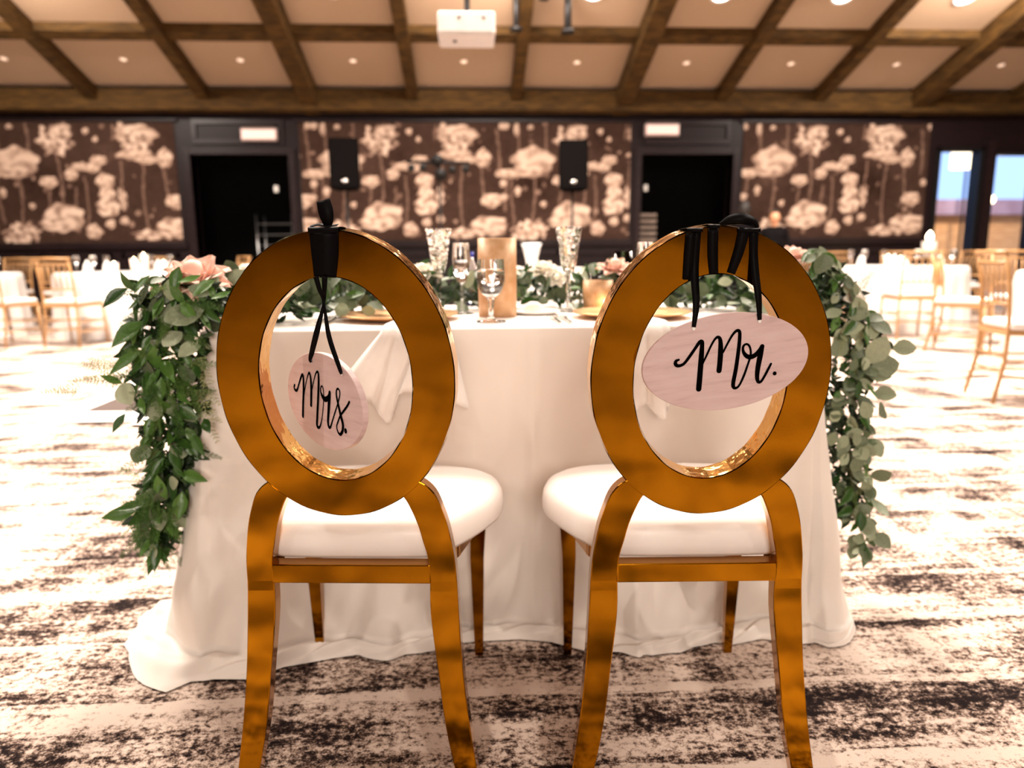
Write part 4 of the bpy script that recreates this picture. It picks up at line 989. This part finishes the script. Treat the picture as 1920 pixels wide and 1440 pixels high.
# ================================================================ chiavari chairs and round tables in the hall
def make_chiavari():
    t = bpy.data.objects.new('chiavari_chair', None); C.objects.link(t)
    # origin at floor centre; the back is at -y
    for s in (-1, 1):
        tube_obj('rear_leg', [(s*.185, -.235, 0), (s*.175, -.19, .25), (s*.172, -.185, .45), (s*.172, -.205, .70), (s*.178, -.25, .92)], .0125, CHIA, t, 8)
        tube_obj('front_leg', [(s*.205, .225, 0), (s*.20, .205, .44)], [.011, .015], CHIA, t, 8)
    bm = bmesh.new(); vs = [(-.185, -.2), (.185, -.2), (.215, .215), (-.215, .215)]
    lo = [bm.verts.new((x, y, .415)) for x, y in vs]; hi = [bm.verts.new((x, y, .445)) for x, y in vs]
    bm.faces.new(lo[::-1]); bm.faces.new(hi)
    for k in range(4): bm.faces.new((lo[k], lo[(k+1) % 4], hi[(k+1) % 4], hi[k]))
    bm_obj('seat_frame', bm, CHIA, t)
    bm = bmesh.new(); box(bm, -.20, .20, -.185, .215, .447, .495, .018); bm_obj('seat_cushion', bm, WHITECLOTH, t, True)
    tube_obj('top_rail', [(-.195, -.25, .905), (0, -.262, .91), (.195, -.25, .905)], .014, CHIA, t, 8)
    tube_obj('back_rail', [(-.175, -.238, .845), (.175, -.238, .845)], .010, CHIA, t, 6)
    tube_obj('back_rail', [(-.172, -.205, .60), (.172, -.205, .60)], .010, CHIA, t, 6)
    for k in range(5):
        x = -.12+.06*k; tube_obj('spindle', [(x, -.205, .60), (x, -.238, .845)], .007, CHIA, t, 6)
    for z in (.16, .26):
        for s in (-1, 1): tube_obj('stretcher', [(s*.178, -.20, z), (s*.203, .21, z)], .008, CHIA, t, 6)
        tube_obj('stretcher', [(-.203, .215, z), (.203, .215, z)], .008, CHIA, t, 6)
        tube_obj('stretcher', [(-.178, -.20, z+.03), (.178, -.20, z+.03)], .008, CHIA, t, 6)
    return t
chi0 = make_chiavari(); chi_used = [False]
def chiavari(x, y, face_deg, label, group):
    o = chi0 if not chi_used[0] else copy_tree(chi0); chi_used[0] = True
    o.location = (x, y, 0); o.rotation_euler = (0, 0, radians(face_deg)-pi/2); tag(o, label, 'chair', group); return o
def round_table(x, y, R, where):
    t = thing('round_table', 'round dining table under a white cloth, %s' % where, 'table', (x, y, 0))
    lathe_obj('tabletop', [(0, .715), (R-.015, .715), (R-.015, .74), (0, .74)], WHITEP, t, 40)
    lathe_obj('pedestal', [(0, .714), (.05, .714), (.04, .1), (.28, .03), (.28, 0), (0, 0)], DMETAL, t, 20)
    bm = bmesh.new(); n = 120; Rg = []
    prof = [(R-.01, .745, 0), (R, .738, 0)] + [(R+.012+.02*v_, .738-.73*v_, v_) for v_ in np.linspace(.05, 1, 9)]
    for r, z, a in prof:
        Rg.append([bm.verts.new(((r+a*.045*sin(k*2*pi/n*18+r))*cos(2*pi*k/n), (r+a*.045*sin(k*2*pi/n*18+r))*sin(2*pi*k/n), z)) for k in range(n)])
    for a, b in zip(Rg, Rg[1:]):
        for k in range(n): bm.faces.new((a[k], b[k], b[(k+1) % n], a[(k+1) % n]))
    bm.faces.new(Rg[0])
    o = bm_obj('tablecloth', bm, WHITECLOTH, None, True, (x, y, 0)); tag(o, 'floor-length white cloth on the round table, %s' % where, 'tablecloth')
    return t
TABLES = [(-4.15, 8.95, .74, 'left background behind the garland'), (-6.15, 8.9, .72, 'at the left edge of the photo'), (5.15, 8.5, .72, 'right background just beyond the garland'), (5.25, 5.55, .72, 'at the right edge of the photo'), (.75, 9.0, .70, 'centre background behind the head table')]
for a in TABLES: round_table(*a)
def face(x, y, tx, ty): return math.degrees(math.atan2(ty-y, tx-x))
GL = 'chiavari chairs round the left tables'; GR = 'chiavari chairs round the right tables'
for (x, y, tx, ty, lab) in (
    (-4.20, 7.82, -4.1, 8.75, 'gold chiavari chair with white cushion, back to camera, nearest the garland at left'),
    (-4.93, 7.90, -4.75, 8.6, 'gold chiavari chair with white cushion, back to camera, left of the one nearest the garland'),
    (-4.30, 10.1, -4.15, 8.95, 'gold chiavari chair facing camera on the far side of the left background table'),
    (-3.22, 9.75, -4.1, 9.0, 'gold chiavari chair right of the left table, seen behind the pink rose'),
    (-5.25, 9.60, -4.7, 9.1, 'gold chiavari chair on the far side between the two left tables'),
    (-6.00, 7.80, -6.15, 8.9, 'gold chiavari chair at the left photo edge, back to camera'),
    (-6.15, 10.0, -6.15, 8.9, 'gold chiavari chair beyond the leftmost table')):
    chiavari(x, y, face(x, y, tx, ty), lab, GL)
for (x, y, fd, lab) in (
    (4.66, 7.45, 80, 'gold chiavari chair with white cushion standing just right of the garland'),
    (4.10, 8.35, 20, 'gold chiavari chair hidden partly by the garland at right'),
    (5.10, 9.62, -90, 'gold chiavari chair beyond the right background table, left one of two'),
    (5.72, 9.48, -115, 'gold chiavari chair beyond the right background table, right one of two'),
    (6.35, 9.15, -165, 'gold chiavari chair right of the right background table, under the hurricane candle'),
    (3.42, 4.24, -12, 'nearest gold chiavari chair, at the right edge with its legs on open carpet'),
    (4.48, 6.36, -45, 'gold chiavari chair behind the nearest right one, facing the right edge table'),
    (5.35, 6.75, -95, 'gold chiavari chair beyond the right edge table, close to the dark window post'),
    (6.95, 10.1, 15, 'gold chiavari chair standing alone before the first right window'),
    (7.75, 9.6, 170, 'gold chiavari chair standing before the second right window')):
    chiavari(x, y, fd, lab, GR)
# far table settings
def stem_glass(x, y, lab, g):
    t = thing('wine_glass', lab, 'glass', (x, y, .7465), group=g)
    lathe_obj('bowl', [(.028, .19), (.036, .14), (.025, .10), (0, .09), (0, .094), (.023, .103), (.0335, .14), (.0265, .19)], GLASS, t, 14)
    lathe_obj('stem', [(0, .091), (.005, .085), (.005, .01), (.034, .003), (.034, 0), (0, 0)], GLASS, t, 14)
def votive(x, y, lab, g, h=.10, r=.045):
    t = thing('votive_candle', lab, 'candle', (x, y, .7465), group=g)
    lathe_obj('glass_cup', [(0, 0), (r*.85, 0), (r, h), (r-.004, h), (r*.8, .006), (0, .006)], WAX, t, 18)
    lathe_obj('flame', [(0, h*.80), (.006, h*.88), (.007, h*.95), (.003, h*1.08), (0, h*1.12)], FLAME, t, 10)
for i, (dx, dy, h) in enumerate(((.30, -.15, .20), (.12, .0, .15), (.42, .1, .12), (.0, -.25, .11))):
    votive(-4.15+dx, 8.95+dy, ['tallest white votive candle on the left background table', 'middle height white votive candle on the left background table', 'short white votive candle at the right side of the left background table', 'shortest white votive candle at the front of the left background table'][i], 'votives on the left background table', h)
for i in range(6):
    a = i*pi/3+.3; wd = ['right', 'back right', 'back left', 'left', 'front left', 'front right'][i]; stem_glass(-4.15+.5*cos(a), 8.95+.5*sin(a), 'clear stemmed glass at the {} of the left background table'.format(wd), 'glasses on the left background table')
    stem_glass(5.15+.55*cos(a), 8.5+.55*sin(a), 'clear stemmed glass at the {} of the right background table'.format(wd), 'glasses on the right background table')
    stem_glass(-6.15+.5*cos(a), 8.9+.5*sin(a), 'clear stemmed glass at the {} of the leftmost table'.format(wd), 'glasses on the leftmost table')
for i, (dx, dy, h) in enumerate(((-.2, -.1, .12), (.1, .15, .10))):
    votive(5.15+dx, 8.5+dy, ['white votive candle left on the right background table', 'white votive candle at the back of the right background table'][i], 'votives on the right background table', h)
votive(5.0, 5.4, 'white votive candle on the table at the right edge', None, .12)
for i in range(4):     # folded napkins stand white on the settings
    for (tx, ty, wh, sgn) in ((-4.15, 8.95, 'left', 1), (5.15, 8.5, 'right', 1)):
        a = i*pi/2+.9; bm = bmesh.new(); lathe(bm, [(.055, 0), (.04, .08), (0, .15)], 7)
        o = bm_obj('folded_napkin', bm, NAPKIN, None, False, (tx+.42*cos(a), ty+.42*sin(a), .7465)); tag(o, 'white cone-folded napkin at the %s of the %s background table' % (['back right', 'back left', 'front left', 'front right'][i], wh), 'napkin', 'folded napkins on the %s background table' % wh)
t = thing('hurricane_candle', 'large lit candle in a white hurricane holder right of the wallpaper, before the first window', 'candle', (6.86, 10.6, 0))
lathe_obj('stand', [(0, 0), (.16, 0), (.16, .02), (.025, .05), (.02, .80), (.10, .83), (0, .83)], DMETAL, t, 20)
lathe_obj('candle', [(0, .83), (.10, .83), (.10, 1.06), (0, 1.06)], WAX, t, 20)
lathe_obj('flame', [(0, 1.06), (.04, 1.09), (.045, 1.14), (.02, 1.19), (0, 1.21)], FLAME, t, 14)
t = thing('vase', 'white vase flaring at the top on the centre background table', 'vase', (.74, 8.95, .7465))
lathe_obj('body', [(0, 0), (.05, 0), (.06, .06), (.085, .2), (.125, .30), (.12, .30), (.055, .06), (0, .02)], PORC, t, 24)

# ================================================================ equipment by the far wall
def speaker(x, y, zb, zt, label, slabel, yaw):
    s = thing('speaker_stand', slabel, 'stand', (x, y, 0), radians(yaw))
    tube_obj('pole', [(0, 0, .35), (0, 0, zb)], .018, DMETAL, s)
    tube_obj('collar', [(0, 0, .7), (0, 0, .78)], .03, DMETAL, s)
    for k in range(3):
        a = k*2*pi/3+.5; tube_obj('leg', [(0, 0, .72), (.5*cos(a), .5*sin(a), .01)], .012, DMETAL, s)
        tube_obj('brace', [(0, 0, .38), (.27*cos(a), .27*sin(a), .34)], .008, DMETAL, s)
    t = thing('loudspeaker', label, 'speaker', (x, y, zb), radians(yaw)); h = zt-zb
    bm = bmesh.new(); vs = [(-.205, -.17), (.205, -.17), (.13, .17), (-.13, .17)]
    lo = [bm.verts.new((a, b, 0)) for a, b in vs]; hi = [bm.verts.new((a, b, h)) for a, b in vs]
    bm.faces.new(lo[::-1]); bm.faces.new(hi)
    for k in range(4): bm.faces.new((lo[k], lo[(k+1) % 4], hi[(k+1) % 4], hi[k]))
    bmesh.ops.bevel(bm, geom=list(bm.edges), offset=.02, segments=2, affect='EDGES'); bm_obj('cabinet', bm, BLACKP, t)
    bm = bmesh.new(); box(bm, -.175, .175, -.18, -.168, .03, h-.03, .004); bm_obj('grille', bm, noisy('black_speaker_grille', (.003, .0025, .0025), (.006, .005, .005), 200, rough=.95, spec=.02), t)
    lathe_obj('badge', [(0, 0), (.045, 0), (.045, .006), (0, .008)], SILVER, t, 16).matrix_local = Matrix.Translation((0, -.181, .115)) @ Matrix.Rotation(radians(90), 4, 'X') @ Matrix.Diagonal((1, .6, 1, 1))
speaker(-1.70, 10.3, 1.80, 2.47, 'black loudspeaker in front of the wallpaper, left one', 'black tripod stand under the left loudspeaker', 4)
speaker(1.43, 10.3, 1.78, 2.45, 'black loudspeaker in front of the wallpaper, right one', 'black tripod stand under the right loudspeaker', -4)
t = thing('lighting_stand', 'black lighting stand with crossbar and spot heads between the two loudspeakers', 'light stand', (-.42, 10.3, 0))
tube_obj('pole', [(0, 0, .3), (0, 0, 2.2)], .018, DMETAL, t); tube_obj('crossbar', [(-.44, 0, 2.18), (.42, 0, 2.16)], .02, DMETAL, t)
for k in range(3):
    a = k*2*pi/3; tube_obj('leg', [(0, 0, .7), (.45*cos(a), .45*sin(a), .01)], .012, DMETAL, t)
for (x, z) in ((-.02, 2.20), (.02, 2.02), (-.38, 2.10), (-.22, 2.11), (.18, 2.08), (.36, 2.09)):
    tube_obj('spot_head', [(x, -.10, z-.02), (x, .08, z+.02)], [.05, .04] if abs(x) > .1 else [.085, .06], DMETAL, t, 12)

t = thing('projector', 'white ceiling projector hanging at the top centre of the photo', 'projector', (0, 5.75, 2.50))
box_obj('body', -.218, .205, -.13, .24, 0, .165, noisy('projector_white_shell', (.56, .51, .48), (.60, .55, .52), 12, rough=.5), t, .022)
lathe_obj('lens', [(0, 0), (.035, 0), (.035, .03), (.028, .03), (.024, .005), (0, .005)], DMETAL, t, 20).matrix_local = Matrix.Translation((.10, .235, .09)) @ Matrix.Rotation(radians(-90), 4, 'X')
for x in (-.06, .12): box_obj('vent', x-.012, x+.012, -.133, -.128, .11, .125, DANCE, t, .001)
box_obj('foot', -.11, -.08, .02, .05, -.008, .004, DMETAL, t, .001)
tube_obj('mount_pole', [(0, .05, .165), (0, .05, ceil_z(5.8)-2.50)], .022, DMETAL, t)

for (x, y, zb, lab) in ((1.245, 9.5, 3.62, 'black hanging mount pole below the upper purlin, right of the projector'), (.60, 9.5, 3.64, 'black hanging cable drop along the rafter, just right of the projector')):
    t = thing('ceiling_mount', lab, 'ceiling mount', (x, y, zb))
    tube_obj('pole', [(0, 0, .03), (0, 0, ceil_z(y)-zb)], .045 if x > 1 else .035, DMETAL, t, 12)
    lathe_obj('base', [(0, 0), (.085, 0), (.07, .04), (0, .06)], DMETAL, t, 14)
for (x, y, z, lab) in ((.93, 9.3, 4.02, 'small black track light head between the two hanging poles'), (-2.02, 9.2, 4.12, 'black track light head above the left loudspeaker'), (1.78, 9.2, 4.08, 'black track light head beside the lit downlight right of the poles'), (5.05, 9.2, 4.10, 'black track light head beside the third lit downlight at right')):
    t = thing('track_light', lab, 'ceiling light', (x, y, z))
    tube_obj('head', [(0, .05, -.07), (0, -.04, .06)], .065, DMETAL, t, 14); tube_obj('arm', [(0, 0, .05), (0, 0, ceil_z(y)-z)], .012, DMETAL, t)

# rolling racks in the corridor
t = thing('tray_rack', 'metal tray rack inside the left dark doorway', 'rack', (-3.35, 13.0, 0))
for x in (-.30, .30):
    for y in (-.25, .25): tube_obj('post', [(x, y, 0), (x, y, 1.62)], .014, STEEL, t)
for k in range(8): box_obj('tray', -.29, .29, -.25, .25, .2+k*.18, .205+k*.18, STEEL, t)
t = thing('dish_cart', 'grey wrapped trolley beside the tray rack inside the left doorway', 'trolley', (-2.80, 12.9, 0))
box_obj('cover', -.17, .17, -.2, .2, .12, 1.58, noisy('grey_plastic_wrap', (.16, .17, .20), (.34, .35, .40), 4, (3, 1, .6), rough=.25), t, .03)
for x in (-.14, .14): lathe_obj('castor', [(0, 0), (.04, 0), (.04, .12), (0, .12)], DMETAL, t, 12).location = (x, 0, 0)
st0 = thing('chair_stack', 'stack of pale folding chairs inside the left side of the right doorway', 'chair stack', (3.05, 12.9, 0))
for k in range(14): box_obj('stacked_seat', -.20, .20, -.2, .2, .18+k*.105, .235+k*.105, noisy('pale_brown_seat', (.26, .19, .15), (.32, .24, .19), 8) if k == 0 else bpy.data.materials['pale_brown_seat'], st0, .01)
for x in (-.19, .19): tube_obj('frame', [(x, .19, 0), (x, .19, 1.66)], .012, DMETAL, st0)
for i, (x, lab) in enumerate(((-3.14, 'small pale block inside the left dark doorway'), (2.92, 'small pale block inside the right dark doorway'))):
    t = box_obj('pale_block', x-.03, x+.03, D+.19, D+.26, 1.94, 2.04, WHITEP, None, .004); tag(t, lab, 'switch')  # plain pale block, the fitting here is not known
    t.location.y = .30 if False else 0

# ================================================================ people far behind the right chair
SKIN = noisy('skin', (.55, .26, .14), (.62, .32, .18), 10, rough=.5, Subsurface_Weight=.1)
BLKCL = noisy('black_cloth', (.004, .003, .004), (.007, .006, .006), 20, rough=.95, spec=.05)
HAIR = noisy('dark_hair', (.010, .007, .006), (.018, .013, .010), 40, rough=.6)
def skin_chain(name, verts, edges, rads, m, parent, root=0, sub=1):
    me = bpy.data.meshes.new(name); me.from_pydata(verts, edges, []); me.materials.append(m)
    o = bpy.data.objects.new(name, me); link(o, parent)
    md = o.modifiers.new('skin', 'SKIN'); md.use_smooth_shade = True
    sv = me.skin_vertices[0].data
    for i, r in enumerate(rads): sv[i].radius = (r, r*.85) if hasattr(r, '__float__') or isinstance(r, (int, float)) else r
    sv[root].use_root = True
    s2 = o.modifiers.new('sub', 'SUBSURF'); s2.levels = sub; s2.render_levels = sub
    return o
def person(x, y, h, rz, label):
    t = thing('person', label, 'person', (x, y, 0), rz); k = h/1.65
    V = [(0,0,.92),(0,0,1.05),(0,-.01,1.22),(0,0,1.36),(0,0,1.43),(-.16,0,1.36),(-.22,.0,1.10),(-.20,-.10,.86),(.16,0,1.36),(.22,0,1.10),(.20,-.10,.86),(-.09,0,.86),(-.10,-.01,.48),(-.10,.02,.09),(-.11,-.12,.04),(.09,0,.86),(.10,-.01,.48),(.10,.02,.09),(.11,-.12,.04)]
    Ed = [(0,1),(1,2),(2,3),(3,4),(3,5),(5,6),(6,7),(3,8),(8,9),(9,10),(0,11),(11,12),(12,13),(13,14),(0,15),(15,16),(16,17),(17,18)]
    R_ = [.14,.13,.15,.12,.05,.065,.045,.032,.065,.045,.032,.095,.065,.05,.035,.095,.065,.05,.035]
    skin_chain('body', [(a*k, b*k, c*k) for a, b, c in V], Ed, [r*k for r in R_], BLKCL, t)
    Hc = (0, -.02*k, 1.545*k)
    bm = bmesh.new(); bmesh.ops.create_uvsphere(bm, u_segments=20, v_segments=14, radius=1)
    for v_ in bm.verts:
        c = v_.co; jaw = 1-.28*max(0, -c.z)
        nose = .16*math.exp(-((c.x/.16)**2+((c.z+.12)/.22)**2))*(c.y < 0)
        v_.co = Vector((c.x*.074*jaw*k, (c.y*(.092)-nose*.11)*jaw*k, c.z*.112*k))
    hd = bm_obj('head', bm, SKIN, t, True, Hc)
    tube_obj('neck', [(0, 0, 1.40*k), (0, -.01*k, 1.49*k)], .05*k, SKIN, t, 12)
    bm = bmesh.new(); bmesh.ops.create_uvsphere(bm, u_segments=20, v_segments=14, radius=1)
    for v_ in list(bm.verts):
        if v_.co.y < -.25 and v_.co.z < .45: bm.verts.remove(v_)
    for v_ in bm.verts: v_.co = Vector((v_.co.x*.082*k, v_.co.y*.102*k+.008, v_.co.z*.12*k+.01))
    bm_obj('hair', bm, HAIR, hd, True)
    for s in (-1, 1):
        bm = bmesh.new(); bmesh.ops.create_uvsphere(bm, u_segments=8, v_segments=6, radius=.010*k)
        bm_obj('eye', bm, HAIR, hd, True, (s*.028*k, -.083*k, .008*k))
        bm = bmesh.new(); bmesh.ops.create_uvsphere(bm, u_segments=8, v_segments=6, radius=.018*k); bmesh.ops.scale(bm, vec=(.4, .7, 1.2), verts=bm.verts); bm_obj('ear', bm, SKIN, hd, True, (s*.074*k, 0, -.005*k))
        # hands: palm and five fingers
        P0 = Vector((s*.20, -.10, .86))*k
        hv = [P0, P0+Vector((0, -.02, -.05))*k]; he = [(0, 1)]; hr_ = [.024*k, .026*k]
        for fi, (dx, L) in enumerate(((-.024, .055), (-.008, .066), (.008, .062), (.023, .048))):
            a = len(hv); b0 = hv[1]+Vector((dx, -.005, -.025))*k
            hv += [b0, b0+Vector((0, -.012, -L*.55))*k, b0+Vector((0, -.03, -L))*k]; he += [(1, a), (a, a+1), (a+1, a+2)]; hr_ += [.0095*k, .0085*k, .007*k]
        a = len(hv); b0 = hv[1]+Vector((-s*.028, -.015, .01))*k; hv += [b0, b0+Vector((-s*.018, -.02, -.03))*k]; he += [(1, a), (a, a+1)]; hr_ += [.011*k, .008*k]
        skin_chain('hand', [tuple(q) for q in hv], he, hr_, SKIN, t)
    bm = bmesh.new(); box(bm, -.022*k, .022*k, -.094*k, -.080*k, -.062*k, -.054*k, .002); bm_obj('mouth', bm, noisy('lips_%d' % int(x*100), (.35, .10, .08), (.4, .12, .1), 10), hd)
    return t
person(3.86, 10.2, 1.62, radians(170), 'person in black with dark hair, back turned, standing before the right wallpaper')
person(4.22, 10.0, 1.48, radians(-25), 'person in black facing the hall, standing right of the one with back turned')
person(3.20, 14.0, 1.40, radians(10), 'person in black half lit deep inside the right dark doorway')
